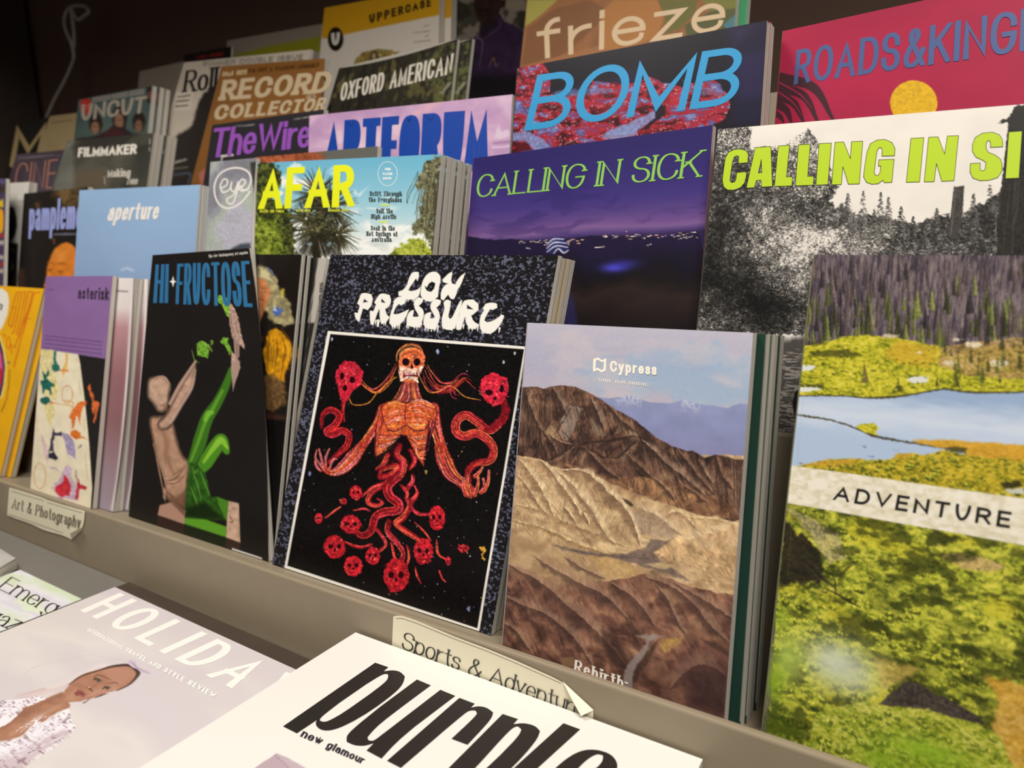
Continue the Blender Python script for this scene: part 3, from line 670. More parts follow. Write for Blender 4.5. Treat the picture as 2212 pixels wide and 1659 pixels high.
    A.fill(C2('1490,775 1600,800 1700,870 1690,900 1560,830'), '#3f2a22', .7, 6)
    A.fill(C2('1100,1100 1300,900 1480,830 1720,900 1650,1320 1300,1250'), '#4a2d28', .4, 14, tex=.3, ts=8)
    A.fill(C2('1400,1050 1700,1000 1680,1330 1420,1230'), '#21151a', .55, 30)
    A.fill(C2('530,905 630,900 650,960 560,980'), '#8d6c4e', .7, 5)
    A.dots(1, ['#1d1512'], (2.2, 2.4), box=(1391, 1389, 1392, 1390)); A.dots(1, ['#1d1512'], (2.2, 2.4), 4, box=(1395, 1390, 1396, 1391))
    A.line(C1('362,75 300,900'), 1.0, '#9a98ac', .35)

desert = mag('matte magazine of brown badlands under a pale sky, frontmost of its stack', (1140, 697), (1627, 719), (1086, 1384), (1565, 1545), .404, 0, .0085, art_desert, 1.6,
             back='#1c3a33', spine='#9a9098', rough=.6, group='desert landscape magazines in the front pocket')
T(desert, 'Cypress', C1('878,312 1197,337 1195,412 876,388'), '#f6efdf', 2.3, 2.1, rw=.7, gap=3.2)
T(desert, 'NATURE. PLACE. PRESENCE.', C1('802,432 1138,467 1137,488 801,452'), '#efe8dc', .85, .75, gap=2.6)
S(desert, [C1('763,302 797,291 822,309 853,296 849,382 816,393 793,377 761,389'), C1('781,313 797,308 821,325 836,318 833,370 816,377 795,360 778,368')], '#f6efdf')
T(desert, 'Rebirth:', C2('640,918 1000,1048 992,1130 630,1000'), '#efe9de', 2.6, 1.1, serif=1.8, gap=4)
def art_green(A): A.c[:] = hexc('#16352c'); A.line(np.array([(1656.5, 722), (1600, 1560)]), 1.6, '#b9b3a4', .9, 1.2)
desert2 = mag('desert badlands magazine directly behind the front copy, a dark green strip of cover showing', (1160, 702), (1657, 722), (1106, 1390), (1600, 1560), .4135, 0, .0085, art_green, 3.0,
              back='#14120f', spine='#16352c', rough=.5, group='desert landscape magazines in the front pocket')
copies(desert2, ['third desert badlands magazine from the front, pale page edge showing',
                'fourth desert badlands magazine from the front, pale page edge showing',
                'rearmost desert badlands magazine of its stack, next to the lake and meadow cover'], 'desert landscape magazines in the front pocket', dx=(.0008, .0, .0012))

# lake and meadow cover
def K1(s): return pts(s, 1600, 530, 2.941)
def K2(s): return pts(s, 1600, 1094, 2.937)
def art_lake(A):
    x, y = A.x, A.y
    n = A.n(2.6, 26, 4, 2); n2 = A.n(40, 60, 3, 8); n3 = A.n(1.8, 7, 3, 15)
    c = A.ramp(n * .6 + n2 * .25 + n3 * .15, [(.3, '#29242b'), (.42, '#463d48'), (.52, '#63565c'), (.62, '#776a6c'), (.75, '#8c7e7a')])
    A.c = c
    rnd = random.Random(4); rs = np.random.RandomState(4)
    DEAD = ['#3a3138', '#4b4047', '#564a4c', '#675a59', '#7a6b69', '#5d5049', '#2a252a', '#85777a']; LIVE = ['#3b4322', '#4f5a2a', '#66702f', '#7a8440', '#2d3019', '#8a8f4a']
    rows_ = sorted([(rnd.uniform(140, 640), rnd.uniform(390, 2550)) for _ in range(430)])
    for py, px in rows_:
        live = rnd.random() < sm(250, 620, py) * (.75 if px < 1400 else .5); h = rnd.uniform(70, 150) * (.7 + py / 900); hw = h * rnd.uniform(.11, .17)
        c1 = rnd.choice(LIVE if live else DEAD)
        q = K1('%f,%f %f,%f %f,%f %f,%f %f,%f' % (px, py - h, px + hw * .6, py - h * .4, px + hw, py, px - hw, py, px - hw * .6, py - h * .4))
        A.fill(q, c1, .88, 1.6, 2.2, 3, int(px), tex=.5, ts=2.5); A.fill(K1('%f,%f %f,%f %f,%f' % (px - hw * .1, py - h, px - hw * .1, py, px - hw, py)), '#1f1b1e', .4, 1.8)
        A.line(K1('%f,%f %f,%f' % (px + hw * .3, py - h * .8, px + hw * .5, py)), 1.4, rnd.choice(LIVE[2:4] + ['#9a9a52'] if live else DEAD[3:6]), .45, 1.2)
    def veg(poly, stops, seed, sx=9, alpha=1, rough=4, soft=2):
        idx, m = A.poly_mask(poly, soft, rough, 14, seed)
        n = .5 * A.n(sx, sx * .55, 5, seed, warp=14, idx=idx) + .28 * A.n(2.6, 2.0, 2, seed + 3, idx=idx) + .22 * A.n(sx * 6, sx * 3, 3, seed + 9, idx=idx)
        A.mix(A.ramp(n, stops), m * alpha, idx)
    mead = [(.28, '#4a5016'), (.40, '#8c8f1e'), (.5, '#b4b02a'), (.6, '#cfc238'), (.72, '#ded05a')]
    veg(K1('390,640 560,610 650,580 800,570 1000,590 1250,640 1350,700 1500,640 2500,640 2500,920 1550,935 1300,912 1180,930 1000,962 800,966 640,955 340,955'), mead, 12)
    A.fill(K1('1000,600 1250,650 1240,740 1180,770 1000,740 900,690'), '#c79a2e', .6, 14, 6)
    veg(K1('1280,640 1700,590 2500,580 2500,800 1700,850 1450,830 1250,760'), [(.3, '#4f4522'), (.45, '#9b7c44'), (.6, '#b79a62'), (.75, '#d8c7a0')], 19, 10, .85)
    for q, rx, ry in (('1330,745', 50, 14), ('1640,750', 60, 26), ('1480,630', 60, 20), ('1380,600', 40, 10), ('950,575', 60, 10), ('1130,683', 25, 8), ('1900,760', 70, 26), ('2100,700', 60, 20)):
        A.oval(K1(q)[0], rx / 2.94, ry / 2.94, '#d9cbb4', .8, 2, 4, 6, 3, tex=.3)
    A.fill(K1('430,680 560,665 680,660 780,700 640,712 480,706'), '#3b3a18', .7, 5, 4)
    A.fill(K1('400,625 500,610 560,625 480,640'), '#3d3a1c', .6, 4, 3)
    for k in range(60):
        px, py = rnd.uniform(1200, 2500), rnd.uniform(620, 900); h = rnd.uniform(40, 150); wv = h * .14
        A.fill(K1('%f,%f %f,%f %f,%f' % (px, py - h, px + wv, py, px - wv, py)), rnd.choice(['#33341c', '#4d5424', '#2c2a20']), .75, 2, 3, 4, k)
    A.fill(K1('785,735 812,870 765,872'), '#5c5038', .8, 2, 2); A.fill(K1('1000,850 1040,930 960,940'), '#373a1c', .8, 3, 5)
    for p in ('340,760 480,764 445,796 340,800', '1045,852 1080,838 1195,832 1185,872 1110,876', '340,905 480,900 520,915 420,930 340,930'): A.fill(K1(p), '#d9dde6', .9, 2, 2)
    A.fill(K1('340,880 520,885 520,902 340,898'), '#38351c', .8, 3, 2)
    # lake
    idx, m = A.poly_mask(K1('320,955 640,957 800,968 1000,964 1180,932 1300,914 1550,937 2500,912 2500,1700 280,1460'), 1.5, 2.5, 10, 6)
    yy = (A.y[idx] - A.p(K1('1000,930'))[0, 1]) / 130
    A.mix(A.ramp(yy + .3 * (A.n(60, 14, 3, 4, idx=idx) - .5), [(0, '#93a9c8'), (.3, '#b5c4da'), (.55, '#c6d1e0'), (.8, '#b7c6dc'), (1, '#a9bcd6')]), m, idx)
    A.line(K1('340,956 640,956 800,969 980,962 1180,931 1300,913 1550,936 2500,911'), [3, 4, 6, 3, 5, 3], '#3a3518', .9, 2, rough=2)
    A.line(K1('330,1072 380,1080 560,1108 700,1150 820,1200 900,1222 1000,1240 1150,1265 1290,1287'), [3, 5, 4, 5, 8, 4, 4], '#463f2e', .95, 2, rough=2.5, rs=5)
    veg(K1('730,1155 760,1135 850,1128 885,1160 860,1180 870,1210 800,1195'), mead, 23, 6)
    A.fill(K1('800,1190 860,1205 870,1220 830,1218'), '#3f3a20', .9, 2, 2)
    for p in ('765,1270 800,1278 790,1288', '800,1335 850,1340 840,1348', '960,1295 1005,1300 990,1304', '365,1380 400,1382 380,1395'): A.fill(K1(p), '#5d6a78', .7, 2, 2)
    # near shore
    NEAR = [(.28, '#3f4115'), (.42, '#84801e'), (.52, '#b39f28'), (.62, '#c9b034'), (.75, '#dcc65a')]
    SH1 = K1('300,1425 390,1393 560,1357 750,1357 870,1365 975,1355 1000,1322 1100,1320 1180,1330 1290,1300 1440,1330 2500,1420 2500,1900 280,1480'); SH2 = K1('1080,1240 1300,1236 1500,1250 2500,1310 2500,1450 1440,1335 1400,1310 1290,1285 1150,1262')
    veg(SH1, NEAR, 27, 9); veg(SH2, [(.3, '#9a7a22'), (.5, '#c7992f'), (.7, '#d6ae4c')], 28, 12)
    def bushes(poly, n, r0, r1, seed, pal=('#343c12', '#6c7620', '#a3a931', '#cfca48', '#e0d868')):
        q = A.scatter(poly, n, seed); q = q[np.argsort(q[:, 1])]; r_ = np.random.RandomState(seed)
        t = (q[:, 1] - q[:, 1].min()) / (np.ptp(q[:, 1]) + 1); R = (r0 + (r1 - r0) * t) * r_.uniform(.6, 1.3, len(q)); P_ = np.array([hexc(h) for h in pal])
        big = .5 * fbm(q[:, 0] / 90, q[:, 1] / 50, 3, seed) + .5 * r_.rand(len(q))
        for k in range(len(q)):
            br = big[k]; c = q[k]; rr = R[k]
            lo = P_[0] if br < .62 else P_[1]; hi = P_[2] * (1 - br) + P_[3] * br
            A.dabs(np.array([c + [0, rr * .35]]), rr, [lo], .62, 0.0, .7)
            nn = 9; o = np.c_[r_.normal(0, .42, nn) * rr, r_.normal(-.12, .22, nn) * rr]
            A.dabs(c + o, rr * r_.uniform(.14, .3, nn), [hi * v if v < 1 else np.clip(hi * v, 0, 1) for v in r_.uniform(.7, 1.3, nn)], .7, None, .85, k)
    bushes(SH1, 240, 5, 9, 61)
    bushes(K1('400,700 1300,640 2500,700 2500,900 1100,930 400,930'), 150, 3, 5, 62)
    for p in ('390,1396 560,1360 760,1360 700,1390 560,1405', '1090,1238 1300,1236 1700,1268 2500,1300 2500,1400 1750,1345 1450,1290'): A.fill(K1(p), '#cb9c33', .75, 8, 4, tex=.2)
    A.fill(K1('1290,1290 1380,1275 1440,1290 1430,1320 1340,1318'), '#3a3a1a', .8, 4, 4); A.fill(K1('975,1330 1090,1322 1080,1350 980,1358'), '#c69a30', .7, 4, 3)
    A.fill(K1('1640,1510 1760,1500 1800,1530 1680,1545'), '#2e2c16', .9, 3, 3); A.fill(K1('1680,1550 1800,1545 1800,1580 1700,1575'), '#c6ccd8', .8, 3, 3)
    # slope below the band
    low = K1('280,1560 2500,1900 2500,4200 100,4200')
    veg(low, [(.25, '#272b0f'), (.36, '#5a6320'), (.46, '#8f972c'), (.56, '#b3b53c'), (.66, '#cfc848'), (.8, '#ded86c')], 41, 11, 1, 1)
    idx, m = A.poly_mask(low, 2); n = A.n(95, 60, 4, 70, idx=idx)
    A.mix('#333c14', m * sm(.55, .7, n) * .35, idx); A.mix('#c9b92c', m * sm(.55, .7, A.n(110, 50, 4, 77, idx=idx)) * .45, idx)
    bushes(low, 900, 6, 17, 63)
    idx, m = A.poly_mask(low, 2); n = .65 * A.n(70, 34, 4, 170, warp=40, idx=idx) + .35 * A.n(24, 13, 3, 175, idx=idx)
    A.mix('#23290d', m * sm(.52, .40, n) * .62, idx); A.mix('#e2d653', m * sm(.56, .70, n) * .35, idx)
    A.fill(K2('280,0 420,60 620,180 680,330 560,370 420,150'), '#ad9c82', .6, 10, 8, 10, tex=.5, ts=4)
    A.fill(K2('270,60 330,150 420,200 500,300 520,400 500,490 380,480 240,500'), '#231e18', .9, 8, 10, 12, tex=.5, ts=5)
    A.strands(K2('270,320 400,350 520,450 640,560'), [30, 20, 10], ['#15110e', '#4a4232'], 10, 1.4, 3, 3)
    A.strands(K2('620,480 700,400 760,370'), [26, 40, 20], ['#1f1d10', '#3c3b1a'], 10, 1.6, 4, 4); A.line(K2('540,520 620,560 680,600 760,640'), [3, 6, 3], '#2a2418', .9, 2)
    A.line(K2('600,560 600,480 580,440'), [3, 4, 2], '#2a2418', .9, 2)
    A.fill(K2('1250,300 1400,290 1560,330 1690,380 1620,420 1400,390'), '#bb9c6c', .8, 6, 6, 10, tex=.4, ts=4)
    A.fill(K2('1160,220 1230,140 1300,180 1450,200 1280,250 1180,260'), '#2d3213', .8, 8, 8)
    A.fill(K2('1180,500 1270,490 1280,620 1200,620'), '#333a16', .7, 6, 8); A.fill(K2('560,110 620,180 520,170'), '#2f3216', .7, 6, 6)
    for k in range(34):
        px, py = rnd.uniform(500, 2500), rnd.uniform(250, 1050)
        A.oval(K2('%f,%f' % (px, py))[0], rnd.uniform(8, 34), rnd.uniform(4, 12), '#282d10', .55, 6, 8, 8, k)
    veg(K2('840,960 1000,1000 1150,1030 900,1180'), [(.3, '#a88a3a'), (.6, '#c8ad58'), (.8, '#d9c682')], 91, 8, .7, 6, 10)
    veg(K2('1550,1080 1800,1130 2500,1300 2500,1700 1700,1659 1600,1400 1640,1240'), [(.3, '#a0741f'), (.5, '#c8963a'), (.7, '#dcb56a')], 93, 10, .85, 6, 12)
    A.fill(K2('870,1260 930,1200 1000,1150 1030,1115 1070,1107 1130,1125 1220,1180 1320,1220 1440,1290 1520,1340 1560,1385 1430,1360 1300,1330 1180,1290 1000,1275'), '#3d3532', .95, 2, 3, 10, tex=.5, ts=6)
    A.line(K2('1180,1210 1300,1260 1420,1320'), [1, 3, 1], '#6e6460', .6, 2, rough=2)
    veg(K2('480,1300 800,1230 900,1270 1000,1270 1200,1290 1330,1335 1500,1380 1640,1450 1750,1700 300,2000'), [(.3, '#3c4a14'), (.45, '#869427'), (.58, '#b3b340'), (.7, '#cfca74')], 95, 10, .95, 6, 5)
    bushes(K2('480,1330 800,1270 1000,1300 1330,1365 1640,1480 1750,1700 300,2000'), 170, 9, 14, 64, ('#4a5618', '#7d8a26', '#a3a83a', '#c3c25a', '#d8d486'))
    def blur(c, rx, ry, colr, a):
        p = A.p(K2(c))[0]; A.mix(colr, a * np.exp(-((x - p[0]) / (rx / 2.94)) ** 2 - ((y - p[1]) / (ry / 2.94)) ** 2))
    blur('600,990', 250, 170, '#c6cdb4', .95); blur('720,1080', 150, 130, '#b9bfa8', .6); blur('300,960', 120, 200, '#a9bd55', .8); blur('210,1100', 90, 150, '#7e9d25', .8)
    blur('230,1420', 190, 160, '#4a5a18', .75); blur('1180,1560', 330, 90, '#84a826', .8); blur('900,1620', 200, 80, '#7da024', .7); blur('260,700', 80, 80, '#93a82a', .6)
    A.line(K1('530,70 395,1000 250,2700'), 1.0, '#8d8a72', .3)
    # pale band
    idx, m = A.poly_mask(np.array([(1690, 1002.5), (1713, 1006), (2212, 1077), (2700, 1147), (2700, 1270), (2212, 1178), (1703, 1087), (1680, 1083)]), 1.2)
    A.mix(A.ramp(A.n(16, 9, 5, 55, idx=idx), [(.3, '#d2c9ae'), (.5, '#e0d9c4'), (.7, '#e8e2d3')]), m, idx)
lake = mag('magazine with a mountain lake, yellow meadow and pale title band, far right', (1760, 550), (2485, 553), (1648, 1572), (2395, 1850), .404, 0, .010, art_lake, 2.0, base='#777777', rough=.38, spine='#6f7050')
T(lake, 'ADVENTURE', [(1806, 1048), (2186, 1106), (2181, 1141), (1799, 1080)], '#1d1b18', 3.4, 3.0, gap=12, rw=.72)

# red skeleton cover
def L1(s): return pts(s, 560, 520, 3.16)
def L2(s): return pts(s, 560, 900, 3.16)
def art_skeleton(A):
    x, y = A.x, A.y
    n = .62 * A.n(4.6, 4.6, 2, 5, warp=7) + .38 * A.n(2.6, 2.6, 2, 9)
    A.c = A.ramp(n, [(0, '#191819'), (.56, '#1c1b1d'), (.62, '#5b5d72'), (1, '#74768c')])
    fr = np.array([(708, 715), (1138, 749), (1035, 1365), (614, 1227)], float)
    A.fill(fr, '#f1ede4', 1, 1.2)
    cen = fr.mean(0); A.fill(np.array([(713.5, 721.5), (1132, 754.5), (1031, 1357), (620.5, 1222)]), '#100e0f', 1, 1.2)
    A.dots(150, ['#d8dae6', '#9aa0bb', '#c9cbd4', '#c23a3a', '#e0c060'], (.8, 1.9), 6, (625, 730, 1125, 1345))
    for p, r, c in (('1218,757', 5, '#9db4e0'), ('497,672', 4, '#b0bce0'), ('1668,830', 4, '#dfe3f0'), ('1745,768', 3.5, '#e6e9f4'), ('345,1590', 5, '#7785b5'), ('1140,1580', 4, '#d9a84a'), ('1430,2515', 6, '#8f97c8')):
        A.oval(L1(p)[0], r * .6, r, c, .9, 2.5, 2, 4)
    A.fill(L2('1500,890 1540,885 1545,920 1525,945 1545,975 1530,985 1515,950 1520,920'), '#e0a93e', .9, 1.5, 3, 4)
    RED = ['#d8322f', '#b3202a', '#ef5a45', '#8c1626', '#e2476a', '#f07a50']
    def snake(f, p, w0, n=9, seed=1, cols=RED):
        q = f(p); w1 = [v / 3.16 for v in w0]
        A.line(q, [v * .95 for v in w1], '#7f1620', .95, 1.6, rough=2.2, rs=4)
        A.strands(q, [v * .9 for v in w1], cols, n, 1.5, seed, .9, .9)
    T_ = [('940,220 930,280 990,310 960,390 880,470 890,540 950,590 940,640 850,655 790,690 765,780 700,812 640,770', (50, 75, 70, 60, 40)), ('1010,560 1025,610 980,690 935,730 1000,785 1080,835 1112,880', (34, 50, 45, 30)),
          ('885,715 880,790 950,870 985,940 962,1000', (36, 46, 40, 36)), ('795,760 850,830 862,880 800,935', (22, 30, 24)), ('850,300 945,335 905,390 825,415 835,335', (46, 50, 40, 30)), ('860,460 770,520 740,585 800,610 840,585 810,560', (30, 40, 30, 16)),
          ('700,545 770,485 850,455', (20, 28, 30)), ('1040,580 1080,520 1060,470', (36, 24, 14)), ('1030,600 1080,660 1165,665', (26, 28, 20)), ('1000,500 1045,440 1050,380', (36, 26, 18)), ('575,850 630,875 700,890 770,870', (16, 20, 14)),
          ('1060,720 1130,790 1170,850', (8, 12, 14)), ('1210,840 1220,930 1290,985', (8, 12, 16)), ('1065,1030 1080,1090 1105,1140', (10, 9, 14)), ('1230,1050 1245,1100 1270,1130', (10, 9, 8)), ('900,860 920,940 935,1010', (14, 16, 20)), ('1010,880 1025,950 1000,1030', (14, 16, 18)),
          ('1040,240 1060,320 1030,350', (30, 30, 20)), ('450,690 520,640 560,610', (10, 10, 6)), ('640,640 720,630 760,650', (8, 8, 6)), ('970,470 1010,520 1000,560', (22, 24, 20))]
    for k, (p, w0) in enumerate(T_): snake(L2, p, w0, 12, k)
    snake(L1, '575,1090 570,1160 580,1235', (40, 26, 10), 7, 31); snake(L1, '425,1275 435,1190 490,1155 545,1195 520,1255 462,1300 500,1322 560,1296 612,1325 600,1395 545,1450 480,1510', (24, 50, 62, 60, 60, 56, 40), 12, 32)
    snake(L1, '1665,1100 1685,1170 1640,1240 1565,1292 1490,1235 1410,1190 1350,1225 1345,1300 1400,1335 1480,1312 1560,1360 1600,1430 1572,1500 1480,1520 1430,1570 1425,1650', (46, 60, 66, 60, 60, 54, 50, 40), 13, 33)
    for k, p in enumerate(('945,820 885,925 820,1000 760,1020 700,955 670,920', '950,840 890,960 800,1040 710,1000', '1128,815 1180,900 1235,972 1320,970 1400,918 1490,1000', '1120,830 1150,930 1230,1010 1310,1010 1400,940 1450,950', '1125,900 1160,1000 1230,1030 1300,995 1330,1060 1400,1070')):
        A.strands(L1(p), [14, 10, 14], RED + ['#e08a3a'], 5, 1.5, k + 50, 1.5, .95)
    for p in ('1090,918 1150,1025 1215,1032 1310,992 1400,1062 1510,1088', '940,930 870,970 790,1040 685,965 640,960', '610,1060 640,1118 740,1110 800,1045'): A.line(L1(p), [1.5, 2.6, 1.5], '#dd8c34', .95, 1.2)
    # torso and arms
    FL = ['#e27a3d', '#f0a050', '#d9565a', '#e58fb0', '#c9432f', '#3c1638', '#f2b169']
    def limb(f, p, w0, n, seed):
        q = f(p); w1 = [v / 3.16 for v in w0]
        A.line(q, [v * 1.02 for v in w1], '#a83a2c', 1, 1.6, rough=1.5, rs=4); A.strands(q, [v * .92 for v in w1], FL, n, 1.7, seed, .8, .85)
    limb(L1, '850,1150 815,1240 755,1330 690,1415', (85, 72, 62, 70), 16, 60); limb(L1, '700,1400 640,1480 570,1550 500,1585 450,1560', (70, 108, 92, 50, 44), 18, 61)
    limb(L1, '1185,1140 1200,1250 1225,1350 1250,1430', (80, 76, 66, 70), 16, 62); limb(L1, '1235,1410 1265,1500 1310,1590 1380,1650 1440,1705', (74, 104, 94, 66, 70), 18, 63)
    for p in ('450,1570 410,1520 385,1480 395,1425', '440,1550 425,1490 410,1420', '455,1545 455,1480 480,1420', '480,1560 500,1500 530,1490', '420,1570 395,1545 380,1500'): limb(L1, p, (20, 15, 9), 3, 66)
    for p in ('1410,540 1392,480 1398,415', '1440,550 1425,480 1420,400', '1470,540 1490,470 1495,405', '1510,520 1535,480 1530,420', '1530,510 1560,450 1570,365', '1470,410 1500,380 1525,345'): limb(L2, p, (22, 16, 10), 3, 67)
    A.fill(L1('985,965 1080,965 1110,1095 910,1105 960,1040'), '#8f3a33', 1, 1.5, 2)
    for k, p in enumerate(('990,970 960,1050 920,1100', '1070,970 1080,1040 1105,1090', '1010,980 1010,1060 990,1100', '1040,980 1050,1060 1060,1095')): A.strands(L1(p), [12, 16, 14], FL + ['#f0c0b0'], 4, 1.6, 70 + k, .6)
    tor = L1('830,1140 870,1098 930,1092 1000,1108 1120,1088 1190,1118 1215,1170 1200,1240 1160,1215 1155,1290 1135,1390 1122,1540 1065,1455 1005,1330 965,1325 925,1350 870,1420 795,1475 790,1390 810,1300 850,1230')
    A.fill(tor, '#c4552f', 1, 1.5, 2, 5)
    A.line(tor[[i % len(tor) for i in range(len(tor) + 1)]], 3.0, '#5a1a24', .7, 2, False); A.strands(L1('830,1180 815,1290 800,1440'), [10, 18, 10], ['#3a1230', '#6a1f2c', '#d9603a'], 8, 1.8, 78); A.strands(L1('1200,1180 1160,1290 1130,1460'), [10, 18, 10], ['#3a1230', '#6a1f2c', '#d9603a'], 8, 1.8, 79)
    for k, p in enumerate(('850,1150 920,1120 1000,1125', '1000,1125 1100,1110 1195,1140', '860,1180 940,1160 1000,1165', '1000,1165 1090,1150 1190,1180', '860,1220 940,1200 1000,1200', '1000,1200 1090,1195 1180,1215', '865,1255 930,1250 990,1240', '1005,1240 1080,1250 1150,1255', '870,1280 930,1290 990,1265', '1010,1265 1080,1290 1140,1270')):
        A.strands(L1(p), [12, 30, 14], ['#f0a24e', '#ea8a40', '#f2b76c', '#e2773c', '#d9604a', '#e9a0b4'], 7, 1.9, 80 + k, .8, .85)
    A.line(L1('860,1250 880,1290 940,1300 1000,1262 1060,1295 1130,1288 1155,1245'), [1.5, 3, 2, 3, 1.5], '#4a1530', .9, 1.3); A.line(L1('1000,1120 995,1190 1000,1260'), [1.5, 2.5, 1.5], '#4a1a2c', .8, 1.4)
    for k in range(7):
        o = k * 26; A.strands(L1('%d,%d %d,%d %d,%d' % (960 - k * 4, 1330 + o * .35, 880, 1335 + o * .8, 815 - k * 2, 1330 + o)), [6, 11, 6], ['#e58a5a', '#f0a878', '#c94a3a', '#e38aa8', '#3c1638'], 3, 1.7, 100 + k, .5)
        A.strands(L1('%d,%d %d,%d %d,%d' % (1030 + k * 6, 1330 + o * .4, 1085, 1350 + o * .8, 1140 - k, 1330 + o)), [6, 11, 6], ['#e58a5a', '#f0a878', '#c94a3a', '#e38aa8', '#3c1638'], 3, 1.7, 120 + k, .5)
    A.fill(L1('930,1360 1000,1335 1050,1450 1110,1540 1060,1600 850,1600 800,1480 870,1430'), '#150a0c', .85, 3, 3)
    snake(L1, '960,1400 940,1460 985,1510 970,1580 900,1640', (40, 54, 60, 60), 12, 140); snake(L1, '1030,1430 1060,1500 1030,1560', (30, 36, 24), 8, 141); snake(L1, '880,1460 850,1520 800,1560', (36, 30, 20), 7, 142); snake(L1, '830,1560 910,1540 950,1545 905,1590 830,1610', (34, 46, 40), 8, 143)
    # heads
    def skull(c, rx, ry, seed, base='#b81f2b', hi=('#e8404a', '#f06a58', '#d8305a', '#ff8a70'), f=L2):
        c = np.array(f(c)[0]); rx, ry = rx / 3.16, ry / 3.16
        A.oval(c, rx, ry, base, 1, 1.5, rx * .18, 5, seed, tex=.3)
        rnd = random.Random(seed)
        for k in range(int(8 + rx)):
            a = rnd.uniform(0, 6.28); r0 = rnd.uniform(.2, .9); p0 = c + [rx * r0 * math.cos(a), ry * r0 * math.sin(a)]
            A.line(np.array([p0, p0 + [rnd.uniform(-3, 3), rnd.uniform(-4, 4)]]), [1, 1.8], rnd.choice(hi), .9, 1.1)
        for dx in (-.38, .38): A.oval(c + [dx * rx, -.05 * ry], rx * .22, ry * .2, '#2a0710', .95, 1.4, 1)
        A.oval(c + [0, .25 * ry], rx * .10, ry * .13, '#2a0710', .9, 1.2); A.line(np.array([c + [-.35 * rx, .58 * ry], c + [0, .64 * ry], c + [.35 * rx, .58 * ry]]), [1, 2, 1], '#2a0710', .85, 1.2)
    for k, (c, rx, ry) in enumerate((('660,520', 42, 50), ('625,735', 72, 66), ('515,890', 74, 80), ('640,1020', 64, 70), ('775,950', 48, 64), ('935,1085', 88, 115), ('1120,920', 66, 92), ('1212,690', 56, 84), ('405,695', 28, 34), ('1290,985', 20, 28), ('1395,900', 42, 26), ('575,580', 24, 22))): skull(c, rx, ry, 200 + k)
    A.fill(L1('585,818 650,828 712,890 695,980 640,1020 610,1090 565,1100 535,1010 518,915 550,850'), '#c02438', 1, 1.5, 3, 5, tex=.3); A.fill(L1('1530,930 1600,898 1690,940 1705,1030 1660,1112 1600,1132 1530,1080 1503,1000'), '#c02438', 1, 1.5, 3, 5, tex=.3)
    rnd = random.Random(9)
    for (cx, cy, rx, ry) in ((615, 930, 80, 100), (1605, 1010, 90, 95)):
        for k in range(46):
            a = rnd.uniform(0, 6.28); r0 = rnd.uniform(.2, 1.05); px, py = cx + rx * r0 * math.cos(a), cy + ry * r0 * math.sin(a)
            A.line(L1('%f,%f %f,%f' % (px, py, px + rnd.uniform(-24, 24), py + rnd.uniform(-26, 26))), [1, 2, 1], rnd.choice(['#ef4a58', '#f2707e', '#8c1020', '#e8334a', '#ff8f7a', '#d02a60']), .9, 1.1)
    for p, rx, ry in (('565,925', 16, 24), ('635,950', 20, 22), ('585,1005', 16, 22), ('1570,1035', 26, 20), ('1655,1010', 16, 26), ('1610,1075', 14, 12)): A.oval(L1(p)[0], rx / 3.16, ry / 3.16, '#1c060c', .95, 1.5, 1)
    A.fill(L1('950,830 960,775 1000,740 1060,730 1110,745 1132,790 1128,830 1120,870 1085,900 1080,960 1020,975 965,955 955,900'), '#d86c42', 1, 1.5, 1.5, 4)
    A.fill(L1('955,850 1000,865 1085,870 1120,850 1110,890 1085,930 1080,965 1020,940 965,960 952,900'), '#e2b7a0', .9, 2.5, 2, 4)
    A.strands(L1('955,830 985,765 1060,745 1120,790'), [20, 44, 20], ['#f09a52', '#c9502c', '#f2b070', '#e0743c', '#a83a28'], 16, 1.6, 150, .8)
    for p, rx, ry in (('1000,828', 25, 26), ('1077,828', 24, 26)): A.oval(L1(p)[0], rx / 3.16, ry / 3.16, '#1a0b10', 1, 1.6)
    A.fill(L1('1040,832 1055,872 1030,872'), '#240d12', 1, 1.3); A.fill(L1('985,900 1080,895 1085,930 1030,925 975,945'), '#7a2430', 1, 1.4)
    for k in range(7): A.line(L1('%d,893 %d,912' % (1000 + k * 11, 1001 + k * 11)), 2.4, '#efd3c4', .95, 1)
    A.line(L1('965,955 1000,935 1030,932 1070,950 1082,965'), [3, 5, 5, 4], '#f0d9c6', .95, 1.4); A.line(L1('960,880 985,880'), 3, '#f4dfcf', .9, 1.4); A.line(L1('1095,870 1115,862'), 3.5, '#f6e8da', .9, 1.4)
    idx, m = A.poly_mask(np.array([(716, 724), (1129, 757), (1029, 1354), (623, 1220)]), 2); n = .5 * A.n(5, 5, 3, 90, idx=idx) + .5 * A.n(2.6, 3.4, 2, 95, idx=idx)
    A.c[idx] = np.clip(A.c[idx] * (1 - m + m * np.clip(.35 + 1.35 * n, .3, 1.35))[:, None], 0, 1)
    # dripping title
    Wt = '#f2f0e8'
    LP = lambda p: pts(p, 750, 570, 3.528)
